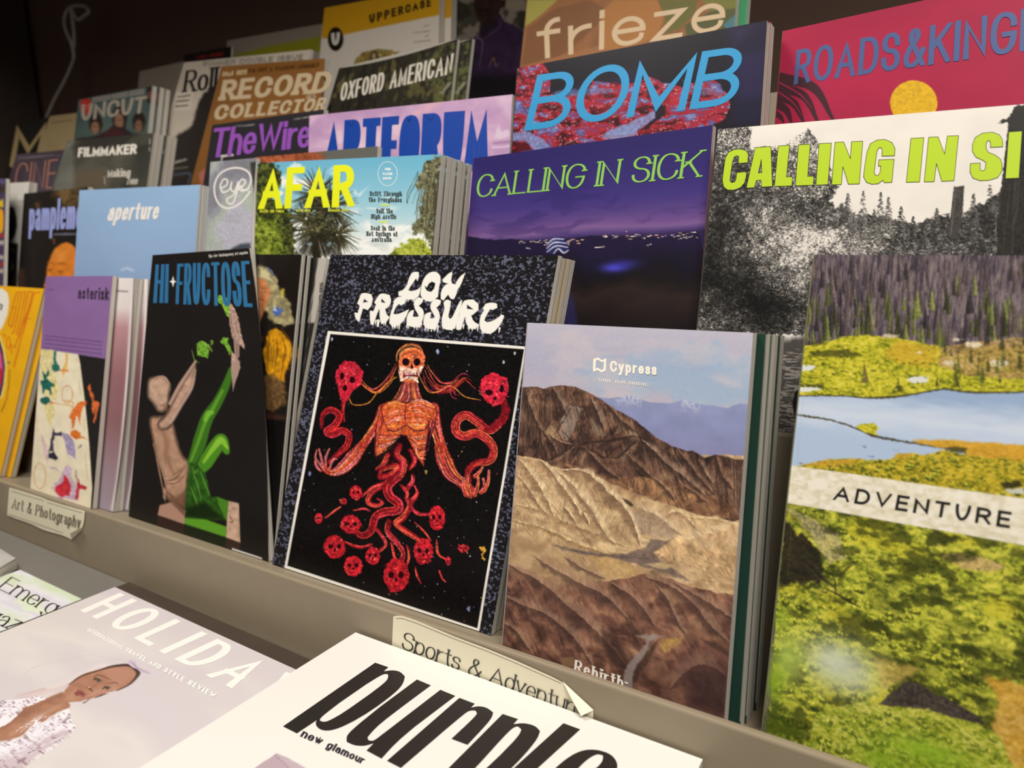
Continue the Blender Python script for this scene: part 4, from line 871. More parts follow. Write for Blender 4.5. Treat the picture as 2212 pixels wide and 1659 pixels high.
    for o, h in (('520,58 545,65 548,95 535,135 525,110 505,140 480,175 465,200 485,208 530,200 560,172 555,220 540,255 505,272 450,272 415,245 392,245 390,212 425,200 455,165 470,110 490,70', None),
                 ('640,60 680,60 708,85 713,130 697,190 692,250 650,287 610,287 575,267 557,235 563,180 575,130 600,86', '592,165 606,182 622,150 645,135 672,148 662,190 640,213 612,208 596,190'),
                 ('800,58 770,75 725,120 730,140 770,150 745,160 715,205 712,268 735,280 755,250 770,235 790,268 815,268 835,225 840,195 865,165 900,70 870,85 835,130 825,155 800,150 790,120 800,90', None),
                 ('135,219 185,233 197,270 182,325 155,352 120,340 105,390 85,443 58,410 57,370 80,375 95,320 76,300 93,260 105,228', '130,265 160,291 140,291 120,297'),
                 ('275,224 325,238 335,285 322,325 290,345 300,385 324,408 300,442 260,462 248,420 245,340 225,390 195,470 172,442 173,355 200,360 220,310 206,295 230,253 250,229', '263,264 292,297 260,294'),
                 ('420,249 447,262 442,300 410,317 395,305 370,330 352,378 370,386 410,375 472,345 442,420 402,462 345,482 320,450 326,390 343,340 353,300 358,275 385,253', None),
                 ('545,254 580,265 577,290 545,320 577,345 587,385 572,440 550,482 490,482 453,460 453,400 478,360 510,350 500,400 525,405 545,400 535,375 515,345 506,300 518,270', None),
                 ('685,267 716,280 712,305 680,335 702,365 708,410 692,460 667,502 610,492 581,465 583,400 603,375 640,368 632,415 655,415 668,405 650,370 631,335 638,300 658,275', None),
                 ('765,271 790,285 787,330 770,400 785,420 805,400 835,330 862,280 877,273 862,350 852,400 832,460 802,507 750,502 723,480 720,410 743,340 733,300 743,280', None),
                 ('905,274 960,271 1000,305 1000,350 962,385 945,395 965,440 1004,462 977,497 935,492 903,455 900,400 885,440 867,502 833,502 828,460 853,400 860,350 873,310 883,290', '913,310 962,347 913,342'),
                 ('1105,291 1142,305 1144,335 1105,352 1090,345 1065,385 1045,430 1065,445 1110,435 1150,410 1175,385 1197,395 1187,430 1147,492 1100,532 1050,532 1013,500 1006,450 1013,400 1043,355 1033,340 1053,305', None)):
        A.fill([chaikin(LP(o), 42, 1)] + ([LP(h)] if h else []), Wt, 1, 1.1, .4, 4)
    for a, b, yv in ((960, 1100, 400), (1130, 1215, 400), (665, 700, 530), (760, 890, 560), (900, 1000, 580), (1010, 1110, 582), (1130, 1225, 596), (1250, 1340, 582), (1345, 1500, 590), (1515, 1650, 612)):
        for _ in range(int((b - a) / 13)):
            px = rnd.uniform(a, b); l_ = rnd.uniform(8, 34); A.line(L1('%f,%f %f,%f' % (px, yv - 16, px - 4, yv + l_ * .8)), [4, 2.6, 1.4], Wt, 1, 1.1)
skeleton = mag('black speckled magazine with a red skeleton painting in a white frame', (716, 550), (1206, 552), (586, 1230), (1060, 1376), .428, 0, .0062, art_skeleton, 1.35, back='#8d7448', spine='#2a2a30', rough=.30)
def art_kraft(A): A.c[:] = hexc('#a88a50')
skeleton2 = mag('second speckled skeleton magazine, brown cover edge showing behind the front one', (722, 553), (1214, 557), (592, 1234), (1068, 1380), .4348, 0, .0062, art_kraft, 4, back='#2a2826', spine='#2a2a30', group='speckled skeleton magazines in the front pocket')
skeleton[0]['group'] = 'speckled skeleton magazines in the front pocket'
copies(skeleton2, ['third copy of the speckled skeleton magazine, page edges showing', 'rearmost copy of the speckled skeleton magazine'],
       'speckled skeleton magazines in the front pocket', dx=(.0006, .0))

# ------------------------------------------------------------------ rest of the front pocket
def G4(s): return pts(s, 0, 380, 3.687)
def G5(s): return pts(s, 0, 780, 3.16)
def G6(s): return pts(s, 0, 600, 3.318)
def art_statue(A):
    A.c[:] = hexc('#1d1a19'); A.c *= (1 + .15 * (A.n(60, 60, 3, 4) - .5))[:, None]
    # carved figure of a child, half green
    def clay(f, p, seed, base='#b9927c', a=1, curve=True): A.fill(f(p), base, a, 2.2, 1, 8, seed, curve, tex=.16, ts=9, rnd=11)
    clay(G5, '1010,130 1050,105 1110,103 1150,130 1168,180 1160,230 1150,300 1120,350 1075,345 1040,290 1005,240', 1, '#c2a08a')
    A.strands(G5('1015,200 1050,130 1120,110 1160,170'), [7, 13, 7], ['#d8b9a2', '#a47f69', '#c9a890'], 10, 1.6, 2)
    clay(G5, '1020,390 1080,370 1170,390 1210,520 1250,640 1300,690 1290,800 1275,960 1265,1010 1190,985 1130,930 1115,820 1070,680 1030,500', 3, '#b48d74')
    clay(G5, '1075,420 1130,360 1165,290 1240,150 1330,10 1340,60 1320,180 1250,300 1180,430 1140,470 1090,470', 5, '#c09a86')
    A.line(G5('1165,420 1240,300 1310,180 1335,60'), [5, 6, 6, 3], '#dcc0ae', .7, 4); A.line(G5('1160,290 1230,160 1335,0'), [8, 9, 5], '#c7a492', .9, 3)
    A.line(G5('1075,440 1130,520 1140,650 1180,760'), [4, 12, 14, 5], '#8c6753', .6, 8); A.line(G5('1090,300 1130,310 1140,350'), [3, 9, 4], '#8f5f48', .6, 4)
    A.strands(G5('1050,560 1110,760 1150,930'), [8, 22, 22], ['#8a6650', '#d0aa92', '#a27c64'], 12, 1.8, 8, 1.5)
    A.strands(G5('1120,820 1200,800 1290,720'), [10, 18, 14], ['#8a6650', '#d8b49c', '#7c5843'], 10, 2, 9, 1.5)
    A.fill(G5('1120,870 1180,960 1260,1010 1270,880 1200,930'), '#6a4534', .7, 6)
    A.fill(G5('1115,860 1135,880 1130,960 1112,930'), '#c9a48c', .8, 3)
    def gr(f, p, wd, c='#4f8a25', a=1): A.line(f(p), [v / 3.16 for v in wd], c, a, 3)
    gr(G5, '1305,700 1360,560 1410,400 1480,290 1540,170 1580,60', (60, 100, 90, 70, 60, 46), '#3c7020'); gr(G5, '1300,690 1350,560 1400,420 1450,330 1520,200', (16, 22, 26, 26, 18), '#6fae34', .7)
    gr(G5, '1400,400 1420,360 1450,350', (30, 40, 24), '#7fc03c', .8)
    gr(G5, '1350,760 1410,680 1470,590 1515,545 1545,610', (60, 96, 96, 90, 50), '#4c8a22'); gr(G5, '1390,690 1460,590 1510,540 1550,590', (16, 34, 46, 22), '#8fc83c', .9)
    A.fill(G5('1300,690 1340,700 1400,760 1430,900 1440,930 1480,930 1560,960 1545,1090 1270,1070 1262,1000 1280,800'), '#2c561a', 1, 3, 2, 9, tex=.4)
    for p in ('1320,760 1350,850 1370,930', '1370,760 1400,840 1430,910', '1310,720 1330,760 1350,740', '1300,860 1330,930 1350,1000'): gr(G5, p, (6, 12, 6), '#69a436', .8)
    A.fill(G5('1275,1000 1400,960 1530,1080 1400,1080 1262,1060'), '#14230d', .85, 8)
    A.fill(G5('1480,925 1560,955 1548,1090 1500,1000'), '#4b8524', 1, 2); A.fill(G5('1260,1070 1400,1080 1545,1130 1550,1205 1255,1110'), '#5fa02a', 1, 2.5)
    A.fill(G5('1090,985 1180,960 1265,1020 1258,1115 1076,1052'), '#b58e7a', 1, 2); A.fill(G5('1110,900 1180,980 1262,1060 1262,1010 1180,960'), '#5d4031', .7, 5); A.fill(G5('1076,1052 1258,1115 1250,1190 1070,1120'), '#33221d', 1, 3)
    A.fill(G5('1560,955 1630,970 1640,1240 1545,1205 1548,1090'), '#c8a68f', 1, 2, tex=.2); A.fill(G5('1258,1115 1545,1210 1540,1290 1250,1190'), '#1a2412', 1, 3); A.fill(G5('1545,1210 1640,1240 1638,1300 1540,1290'), '#3d2a22', .9, 3)
    A.line(G5('1570,1060 1590,1095 1570,1100'), 2, '#6a4a3a', .8)
    # raised hands and the bird
    A.fill(G4('1565,1340 1600,1312 1640,1330 1665,1390 1655,1450 1620,1440 1570,1430'), '#6fa433', 1, 2, 2, 6, tex=.4, ts=4); A.strands(G4('1570,1350 1610,1400 1655,1440'), [60, 90, 60], ['#9fd04c', '#3c6a1c', '#7db33a'], 8, 2, 4, 2)
    A.fill(G4('1755,1325 1780,1285 1820,1290 1815,1320 1850,1400 1830,1430 1790,1350'), '#6fa433', 1, 2, 2, 6, tex=.4, ts=4)
    A.fill(G4('1845,1400 1890,1440 1915,1520 1890,1600 1860,1660 1840,1560'), '#b89a8c', 1, 2, 1, 6, tex=.25); A.line(G4('1830,1560 1800,1659'), [6, 12], '#3f7420', 1, 3)
    A.fill(G4('1720,975 1750,950 1790,955 1830,1000 1840,1050 1830,1130 1800,1110 1770,1030 1735,1000'), '#79ab3a', 1, 2, 2, 6, tex=.5, ts=4)
    A.fill(G4('1835,1010 1870,1060 1900,1140 1920,1250 1950,1380 1900,1340 1850,1290 1830,1180 1825,1090'), '#b09286', 1, 2, 2, 6, tex=.35, ts=5)
    A.strands(G4('1850,1060 1880,1180 1910,1320'), [20, 50, 20], ['#8a6c60', '#c9aca0', '#7c5f55'], 8, 1.6, 6, 1.5)
    for p in ('1870,1290 1880,1420 1890,1500', '1895,1310 1900,1440'): A.line(G4(p), [7, 7, 4], '#a3877b', .95, 2)
    A.fill(G5('1590,0 1640,0 1620,90 1590,210 1580,90'), '#a98d82', .9, 2)
    # star and price strip
    A.fill(G4('1378,795 1386,832 1402,842 1386,852 1378,888 1370,852 1352,842 1370,832'), '#f3f0ee', 1, 1.4)
    A.fill(G5('1585,1275 1790,1345 1786,1400 1578,1330'), '#d9d6cf', 1, 1.3)
    for k in range(14): A.line(G5('%f,%f %f,%f' % (1595 + k * 14, 1290 + k * 4.8, 1594 + k * 14, 1306 + k * 4.8)), .9, '#6a6660', .8, 1)
statue = mag('black magazine with blue block letters, half green statue of a child reaching up', (330, 551), (538, 536), (278, 1119), (580, 1217), .43, 0, .0075, art_statue, 1.6,
             bow=(0, 14, 0, 0), rough=.38, spine='#1d1b1a')
for q, t_ in (('1240,706 1345,702 1338,1012 1220,1012', 'HI'), ('1412,700 1985,676 2012,1046 1398,1020', 'FRUCTOSE')): T(statue, t_, G4(q), '#2f6f9d', 3.7, 3.6, gap=2.6, rw=.95)
T(statue, 'The New Contemporary Art Magazine', G4('1662,628 1972,598 1975,620 1664,652'), '#c9c5bf', .55, .6, gap=.8)

def art_purple_scroll(A):
    A.c[:] = hexc('#8d6ba2'); A.c *= (1 + .08 * (A.n(50, 50, 3, 4) - .5))[:, None]
    A.fill(G6('270,505 780,585 780,1800 100,1800'), '#262322', 1, 1.5)
    for k, yv in enumerate((415, 440, 470, 500)):
        A.line(G6('%d,%d %d,%d' % (325 - k * 4, yv, 735 - k * 3, yv + 45)), 2.2, '#5f4574', .85, 1.6, rough=.8, rs=2)
    A.line(G6('345,83 382,87'), 1.8, '#4c365c', .7)
    A.fill(G6('270,508 560,548 575,620 610,900 640,1200 660,1500 650,1660 200,1660'), '#efe5c8', 1, 1.6, tex=.06, ts=14)
    def b(p, c, a=.95, r=2): A.fill(G6(p), c, a, 2, r, 6, 4, tex=.25, ts=4)
    b('290,512 400,520 390,620 410,760 395,880 330,860 290,780', '#eadb9a', .8, 3); b('400,700 420,780 400,860 370,880 385,780', '#e8d58c', .8)
    b('310,900 380,900 395,980 360,1070 340,1020', '#e6d58e', .8); b('470,540 490,545 480,640 450,720 440,660 465,620', '#e2b050', .8)
    b('370,630 400,615 430,630 425,665 395,675 370,660', '#1f6b62'); b('385,525 408,528 400,570 412,620 385,620', '#2b7a70'); b('425,655 490,660 488,672 425,668', '#e07a3a')
    b('300,660 330,700 345,640 355,690 335,720 380,760 395,760 390,780 365,780 368,840 355,845 350,810 320,800 310,840 300,780 285,735 310,730', '#1d6158'); b('290,870 320,850 355,860 360,890 325,912 290,895', '#1b5a50'); b('360,880 410,900 360,900', '#d9793a')
    for c, rx, ry in (('482,835', 38, 62), ('285,1420', 42, 90)):
        t = np.linspace(0, 6.28, 20); cc = G6(c)[0]; A.line(np.c_[cc[0] + rx / 3.3 * np.cos(t), cc[1] + ry / 3.3 * np.sin(t)], 2.2, '#d7995e', .8, 1.6, rough=1.5)
    A.line(G6('450,880 520,890 520,930'), [2, 3, 2], '#dca25a', .8); A.line(G6('400,905 500,915 520,935'), [1.5, 3, 1.5], '#e2b050', .8)
    b('520,940 560,895 620,880 625,905 590,930 580,1000 572,1060 560,1000 545,990 530,1080 515,1080 515,1020 497,1000', '#e0702c'); b('505,1100 540,1090 580,1110 575,1150 540,1160 505,1130', '#dd6f22'); b('575,1130 635,1160 570,1150', '#e58a4a')
    b('625,790 645,760 655,790 650,810 670,830 672,880 715,895 690,1000 680,1040 668,1035 690,930 668,980 655,940 660,880 640,830', '#e06f38')
    b('380,1075 395,1110 440,1105 445,1135 395,1130 380,1180 390,1250 365,1240 350,1250 365,1150', '#39324e'); b('345,1255 390,1250 415,1290 400,1310 350,1295', '#26223c'); b('440,1110 490,1120 530,1170 545,1310 520,1280 480,1260 465,1180', '#a192bd', .9); b('555,1225 580,1190 580,1215', '#4a4468')
    b('290,1115 330,1180 350,1250 340,1340 310,1230', '#e0bcc4', .8); b('350,1350 400,1360 420,1385 370,1370', '#cda4c4', .8)
    b('460,1360 490,1340 520,1370 500,1420 540,1480 560,1600 420,1570 365,1500 430,1440', '#cfb4d0', .9, 4); b('395,1500 450,1470 460,1410 490,1440 510,1500 500,1560 440,1570 400,1540', '#cc2b3a'); b('545,1520 560,1430 575,1480 620,1500 615,1520 570,1510 560,1590 540,1590', '#c22a40'); b('540,1370 552,1420 545,1470', '#6a6088')
    for p in ('550,570 552,610', '565,740 580,840', '600,1010 605,1100', '612,1250 625,1440', '330,540 380,550', '262,1000 270,1100'): A.line(G6(p), 1.6, '#cfae78', .7)
scroll = mag('purple topped magazine with a cream scroll of coloured figures, half over a white cover', (100, 597), (243, 596), (66, 1049), (200, 1092), .420, 0, .006, art_purple_scroll, 1.6, base='#8d6ba2', spine='#8d6ba2')
T(scroll, 'asterisk', G6('562,66 782,72 778,160 556,150'), '#3a2f40', 1.55, 1.35, gap=1.8)
def art_pink(A):
    q = A.p(G6('790,240 900,300'))
    t = A.y / A.sh.Hh
    A.c = A.ramp(t, [(0, '#e6dfdc'), (.12, '#e0d6d4'), (.2, '#b98d92'), (.4, '#96686e'), (.6, '#8c6468'), (.85, '#a08a94'), (1, '#a396a4')])
    A.line(G6('805,90 915,100'), 2, '#5a5052', .8, 1.2, rough=.6)
    e = A.p(G6('950,60 800,1640')); 
    A.line(G6('950,20 930,400 900,900 850,1400 805,1660'), [7, 5, 7, 7, 7], '#e6dcdc', .9, 3)
pink = mag('white and dusty pink magazine standing just behind the purple scroll cover', (150, 597), (288, 601), (118, 1080), (243, 1112), .4275, 0, .012, art_pink, 3.0, back='#b9b0a8', spine='#cfc8c4', bow=(0, 8, 0, 0))
copies(pink, ['second white and pink magazine, only its edge showing beside the black statue cover'], 'white and pink magazines in the front pocket', dx=(.006,))

def art_yellow(A):
    A.c[:] = hexc('#f0b41a'); A.c *= (1 + .06 * (A.n(30, 30, 3, 4) - .5))[:, None]
    A.fill(G6('-200,60 20,78 55,110 65,170 55,260 20,350 -20,400 -200,400'), '#f1ede2', 1, 2)
    A.fill(G6('-200,400 0,410 30,500 50,620 40,760 20,860 -200,900'), '#f2dd7c', 1, 2); A.fill(G6('-200,430 0,450 22,530 36,640 25,760 5,850 -200,880'), '#3a2a4a', 1, 2); A.fill(G6('-200,470 -10,480 12,560 22,660 10,760 -10,830 -200,850'), '#e25a9a', 1, 2)
    A.fill(G6('-200,650 18,650 14,740 -10,820 -200,820'), '#c22e4a', 1, 2)
    for p in ('118,105 60,330', '118,105 140,100 85,350', '160,100 100,390', '160,100 185,100 120,410', '205,100 140,420', '215,190 105,500', '205,100 235,103 100,640', '245,110 285,105', '245,110 150,440', '180,290 220,295', '85,210 110,215', '60,330 75,355 90,340', '85,400 100,385'):
        A.line(G6(p), 2.6, '#d8701c', .95, 1.4, False)
    t = np.linspace(0, 6.28, 16); c = G6('60,465')[0]; A.line(np.c_[c[0] + 4 * np.cos(t), c[1] + 13 * np.sin(t)], 2, '#d8701c', .95); A.line(G6('85,545 75,480 100,500'), 2, '#d8701c', .95); A.line(G6('20,410 35,405 30,430'), 2, '#d8701c')
    A.line(G6('70,660 62,780 45,880'), 1.6, '#5a4410', .8); A.line(G6('40,890 10,960'), 2, '#5a4410', .8); A.fill(G6('50,600 75,600 60,625'), '#4d7d6a', .9)
    A.line(G6('0,190 14,200 4,230'), 3, '#23201e', .9)
yellow = mag('bright yellow illustrated magazine with orange lettering, at the left edge of the front pocket', (-90, 612), (95, 624), (-190, 985), (2, 1022), .424, 0, .0065, art_yellow, 2.0, back='#e0a818', spine='#e0a818')
copies(yellow, ['second yellow magazine showing its yellow spine behind the illustrated one'], 'yellow magazines in the front pocket', dx=(.012,))

def art_portrait(A):
    A.c[:] = hexc('#1b1512'); A.c *= (1 + .6 * (A.n(40, 60, 3, 4) - .5))[:, None]
    f = L1
    A.fill(f('-60,190 0,170 60,190 110,250 140,340 200,420 240,560 180,600 100,560 40,500 -20,420'), '#a49a70', .9, 5, 8, 14, tex=.4, ts=7)
    A.fill(f('0,250 45,270 75,340 60,420 30,480 0,560 -60,520 -40,300'), '#bd7a4c', 1, 6, 3, 12, tex=.2); A.fill(f('0,180 60,210 100,300 60,270 0,240'), '#d6cda2', .8, 5, 5)
    for p in ('20,330 45,325', '30,350 50,350'): A.line(f(p), [1, 3, 1], '#4a2a1c', .8, 2)
    A.line(f('5,400 25,405'), 3, '#8c3526', .8); A.line(f('50,180 85,210 95,240'), [2, 4, 2], '#6a7ab0', .8)
    for p, c in (('120,450 160,470 150,500 110,520 90,480', '#3f5fb0'), ('110,440 95,470 120,480', '#cdd3e6'), ('150,330 175,330 165,390 145,370', '#b9a83c')): A.fill(f(p), c, .85, 2, 3, 5, tex=.3)
    A.fill(f('60,620 110,595 170,640 215,700 225,790 190,860 175,960 60,940 20,780'), '#c98c14', 1, 4, 4, 14, tex=.35, ts=9); A.strands(f('90,610 120,740 100,930'), [40, 80, 70], ['#e9b434', '#8f5c0c', '#d99c1e', '#70450a'], 14, 2.6, 3, 3)
    A.fill(f('20,920 100,910 170,960 185,1100 100,1160 0,1140'), '#6e5230', .9, 8, 6, 14, tex=.4); A.fill(f('-80,1150 190,1200 190,1300 -80,1260'), '#3d261c', .9, 8)
    A.fill(f('-200,1200 250,1230 250,2400 -200,2400'), '#0e0c0b', 1, 6)
portrait = mag('dark painted portrait magazine with yellow drapery, between the statue and skeleton covers', (480, 549), (652, 550), (450, 900), (619, 900), .4385, 0, .005, art_portrait, 2.2, spine='#241c18')
copies(portrait, ['second copy of the dark portrait magazine, only its page edge showing'], 'dark portrait magazines in the front pocket', dx=(.001,))
def art_dark(A): A.c[:] = hexc('#242322')
thick = mag('thick grey spined magazine squeezed between the portrait and speckled skeleton stacks', (655, 555), (706, 558), (540, 1150), (590, 1160), .4505, 0, .009, lambda A: (A.c.__setitem__(slice(None), hexc('#23221f')), A.fill(L1('405,105 470,120 440,560 330,560'), '#b3ada4', 1, 2), A.line(L1('398,120 300,900'), 2, '#55514c')), 2.5, base='#23221f', back='#8a857c')
T(thick, 'SUMMER 2026', L1('402,488 412,285 440,285 430,488'), '#4a4742', .8, .7)

# ------------------------------------------------------------------ second pocket
def B1(s): return pts(s, 0, 0, 2.962)
def B2(s): return pts(s, 600, 0, 2.962)
def B3(s): return pts(s, 1300, 0, 2.404)
def E4(s): return pts(s, 0, 380, 6.38)
def art_palms(A):
    x, y = A.x, A.y; t = y / A.p(B2('700,1640'))[0, 1]
    A.c = A.ramp(t, [(0, '#69aecb'), (.3, '#83bdd3'), (.55, '#a3cbd8'), (.75, '#c9dadb'), (1, '#dcdcd4')])
    n = A.n(60, 26, 5, 3, warp=40); A.mix('#eef0ec', sm(.42, .62, n + .42 * (t - .62)) * .95)
    A.mix('#b5c3cb', sm(.5, .7, A.n(30, 14, 4, 8, warp=20)) * sm(.7, .95, t) * .5)
    A.fill(B2('60,1080 110,1040 160,1060 120,1090'), '#e9efee', .8, 5, 4)
    def tree(poly, cols, seed, sx=8, soft=3, rough=9, a=1, thr=0):
        idx, m = A.poly_mask(poly, soft, rough, 9, seed)
        n = .6 * A.n(sx, sx * .8, 4, seed, warp=10, idx=idx) + .4 * A.n(2.8, 2.4, 2, seed + 4, idx=idx)
        if thr: m = m * sm(thr, thr + .1, n + .25 * m)
        A.mix(A.ramp(n, [(.3, cols[0]), (.45, cols[1]), (.58, cols[2]), (.75, cols[3])]), m * a, idx)
    tree(B1('1640,1040 1760,1050 1800,1110 1790,1200 1740,1280 1850,1330 1880,1450 1900,1659 1600,1659'), ('#191b0c', '#30361a', '#525a26', '#7f8638'), 3)
    tree(B1('1630,1400 1760,1410 1800,1500 1830,1659 1600,1659'), ('#2f3b12', '#5c6a20', '#86942f', '#b0b850'), 6, 9)
    tree(B2('1050,1000 1050,990 1010,1000 950,1030 920,1080 880,1160 890,1210 940,1220 910,1300 890,1400 850,1450 870,1500 920,1480 960,1560 985,1640 1000,1640'), ('#2f3022', '#55563e', '#7d7c5c', '#a3a080'), 11, 7, 3, 8, 1, .46)
    A.strands(B2('960,1100 930,1250 890,1380'), [60, 80, 50], ['#4d4c36', '#77745a', '#37361f'], 22, 1.8, 4, 4, .8); A.strands(B2('1010,1080 990,1300 960,1550'), [50, 70, 60], ['#4d4c36', '#8a866a', '#37361f'], 22, 1.8, 5, 4, .8)
    A.line(B2('1030,1100 1010,1400 990,1640'), [3, 5, 7], '#3f3c2c', .8, 3)
    tree(B2('700,1640 730,1590 800,1560 850,1520 900,1535 960,1560 990,1600 990,1660 700,1660'), ('#5a661f', '#8a9630', '#aeb644', '#ccd06a'), 14, 7)
    # fan palm
    P = B2
    A.line(P('230,1500 240,1580 250,1659'), [14, 18, 20], '#2a2418', 1, 3, rough=2)
    cx, cy = P('330,1420')[0]
    rnd = random.Random(3)
    for (c0, r0, n0) in ((P('260,1250')[0], 62, 120), (P('330,1330')[0], 66, 110), (P('250,1480')[0], 70, 100), (P('180,1400')[0], 60, 70), (P('380,1500')[0], 52, 80)):
        for k in range(n0):
            a = rnd.uniform(0, 2 * math.pi); r = r0 * rnd.uniform(.55, 1.08)
            e = c0 + np.array([math.cos(a) * r, math.sin(a) * r * .95 + .08 * r * abs(math.cos(a))]); mid = c0 + (e - c0) * .55 + [0, -3]
            A.line(np.array([c0 + (e - c0) * .12, mid, e]), [3, 2.6, .7], rnd.choice(['#23231a', '#3a3a26', '#4d4b2e', '#2a2617', '#5f5c38', '#1c1c14']), .85, 1.4)
    for k in range(30):
        c0 = P('%f,%f' % (rnd.uniform(180, 420), rnd.uniform(1200, 1560)))[0]; a = rnd.uniform(0, 6.28)
        A.line(np.array([c0, c0 + [22 * math.cos(a), 16 * math.sin(a)]]), [1.4, .6], rnd.choice(['#8c8a52', '#a3a06a', '#6f6c40']), .8, 1.2)
    A.fill(P('150,1520 260,1500 420,1520 400,1640 140,1640'), '#211c13', .6, 10, 8)
    for p in ('200,1290', '205,1560', '330,1560'): A.oval(P(p)[0], 6, 4, '#9fc4d6', .6, 4, 4)
palms = mag('travel magazine with palm trees on blue sky and big yellow letters, front of its stack', (556, 352), (954, 333), (549, 552), (934, 553), .470, 1, .0066, art_palms, 1.7, back='#d4d0c8', spine='#c9c4b8')
T(palms, 'AFAR', [(566, 364), (767, 355), (764, 447), (558, 452)], '#e3ea1e', 7.6, 7.4, gap=5)
for q, s_, a in (('588,1224 793,1224 793,1254 588,1254', 'Drift Through', .75), ('582,1262 793,1262 792,1292 582,1292', 'the Everglades', .75), ('630,1334 735,1334 735,1364 630,1364', 'Sail the', .75), ('597,1370 758,1370 758,1400 597,1400', 'High Arctic', .75),
                 ('595,1444 748,1444 748,1474 595,1474', 'Soak in the', .75), ('567,1480 765,1480 765,1510 567,1510', 'Hot Springs of', .75), ('600,1516 728,1516 728,1546 600,1546', 'Australia', .75)):
    T(palms, s_, B2(q), '#3f4f50', 1.25, .55, serif=1.0, gap=1.0)
for q, s_ in (('685,1075 722,1075 722,1090 685,1090', 'THE'), ('672,1105 733,1105 733,1120 672,1120', 'WATER'), ('673,1134 726,1134 726,1149 673,1149', 'ISSUE')): T(palms, s_, B2(q), '#f0f4f2', .9, .8, gap=1.2)
tt = np.linspace(0, 2 * math.pi, 40, endpoint=False)
S(palms, [np.c_[837.4 + 21.3 * np.cos(tt), 375.5 + 26.5 * np.sin(tt)], np.c_[837.4 + 20.3 * np.cos(tt), 375.5 + 25.5 * np.sin(tt)]], '#eef3f2')
for q in ('657,1308 713,1308 713,1316 657,1316', '650,1416 703,1416 703,1424 650,1424'): S(palms, [B2(q)], '#e3ea1e')
for q, s_ in (('1660,1343 1815,1343 1815,1360 1660,1360', 'TRAVEL THE WORLD'),): T(palms, s_, B1(q), '#d9dd3a', .6, .6, gap=.8)
for q, s_ in (('118,1338 207,1338 207,1354 118,1354', 'AFAR.COM'), ('322,1338 450,1338 450,1354 322,1354', 'SUMMER 2026')): T(palms, s_, B2(q), '#d9dd3a', .65, .6, gap=1)
copies(palms, ['second palm tree travel magazine, bright page edge behind the front copy', 'third palm tree travel magazine in the stack', 'fourth palm tree travel magazine in the stack', 'fifth palm tree travel magazine in the stack', 'rearmost palm tree travel magazine beside the night city cover'],
       'palm tree travel magazines', dx=(.0005, .0, .001, -.0005))

def art_night(A):
    y0 = A.p(B2('1400,1010'))[0, 1]; yb = A.p(B2('1400,1560'))[0, 1]
    t = (A.y - y0) / (yb - y0) + .10 * (A.n(160, 40, 4, 3) - .5)
    A.c = A.ramp(t, [(0, '#2b2360'), (.35, '#33296c'), (.6, '#41337a'), (.74, '#55417f'), (.84, '#6b4c88'), (.9, '#785a8e'), (.95, '#54407a'), (1.0, '#33264f')])
    A.mix('#2a215a', sm(.5, .7, A.n(120, 26, 4, 9, warp=40)) * .35)
    hills = np.vstack([B2('1200,1505 1300,1525 1400,1535 1500,1528 1600,1540 1700,1535 1850,1530 2000,1508'), B3('220,1228 330,1235 420,1205 500,1200'), np.array([(1560, 700), (1540, 900), (980, 900)])])
    idx, m = A.poly_mask(hills, 2.5, 2, 12, 5)
    yy = A.y[idx]; yq = A.p(B3('200,1450'))[0, 1]
    A.mix(A.ramp((yy - yq) / 60 + .8 * (A.n(50, 40, 4, 14, idx=idx) - .5), [(-1.2, '#1f1836'), (-.4, '#17131f'), (0, '#1a1518'), (.6, '#2d221f'), (1.2, '#241b1c'), (2.2, '#191416')]), m, idx)
    rnd = random.Random(5)
    for k in range(70):
        if rnd.random() < .6: p = B2('%f,%f' % (rnd.uniform(1500, 1950), rnd.gauss(1548, 10)))[0]
        else: p = B3('%f,%f' % (rnd.uniform(0, 500), rnd.gauss(1225, 9)))[0]
        A.line(np.array([p, p + [rnd.uniform(2, 7), rnd.uniform(-1.2, .2)]]), rnd.uniform(.8, 2.0), rnd.choice(['#f6e3c8', '#ffd9a8', '#e9b8a0', '#fff2e2']), .9, 1.2)
    for p in ('130,1232 200,1222', '380,1228 420,1220', '440,1212 490,1205', '400,1242 440,1228', '430,1240 470,1226', '230,1277 255,1268', '60,1236 85,1228'): A.line(B3(p), [1, 2.4, 1.2], '#f4e6da', .95, 1.2)
    A.line(B2('1590,1588 1615,1590'), 2, '#e9dccd', .9); A.line(B2('2030,1584 2090,1578'), 2, '#f4e6da', .9)
    p = A.p(B3('65,1390'))[0]; A.mix('#4b4bd0', .95 * np.exp(-((A.x - p[0]) / 26) ** 2 - ((A.y - p[1]) / 10) ** 2)); p = A.p(B3('120,1370'))[0]; A.mix('#3a37a0', .6 * np.exp(-((A.x - p[0]) / 30) ** 2 - ((A.y - p[1]) / 10) ** 2))
    A.fill(B2('1712,1570 1760,1522 1812,1513 1850,1545 1862,1600 1830,1622 1790,1592 1760,1625 1722,1618'), '#26285a', 1, 1.5)
    for p in ('1722,1565 1765,1530 1830,1530', '1720,1590 1770,1552 1850,1556', '1722,1612 1780,1574 1855,1582', '1765,1622 1795,1592 1830,1618 1860,1600'): A.line(B2(p), [2, 4, 2], '#c9cbe0', .95, 1.5)
    A.fill(np.array([(1180, 600), (1222, 610), (1240, 650), (1250, 720), (1200, 720)]), '#2e2a5e', .7, 10)
night = mag('deep violet magazine with city lights at dusk and thin green serif lettering', (1024, 342), (1540, 270), (1007, 553), (1508, 690), .502, 1, .008, art_night, 2.0, spine='#2b2360', rough=.34)
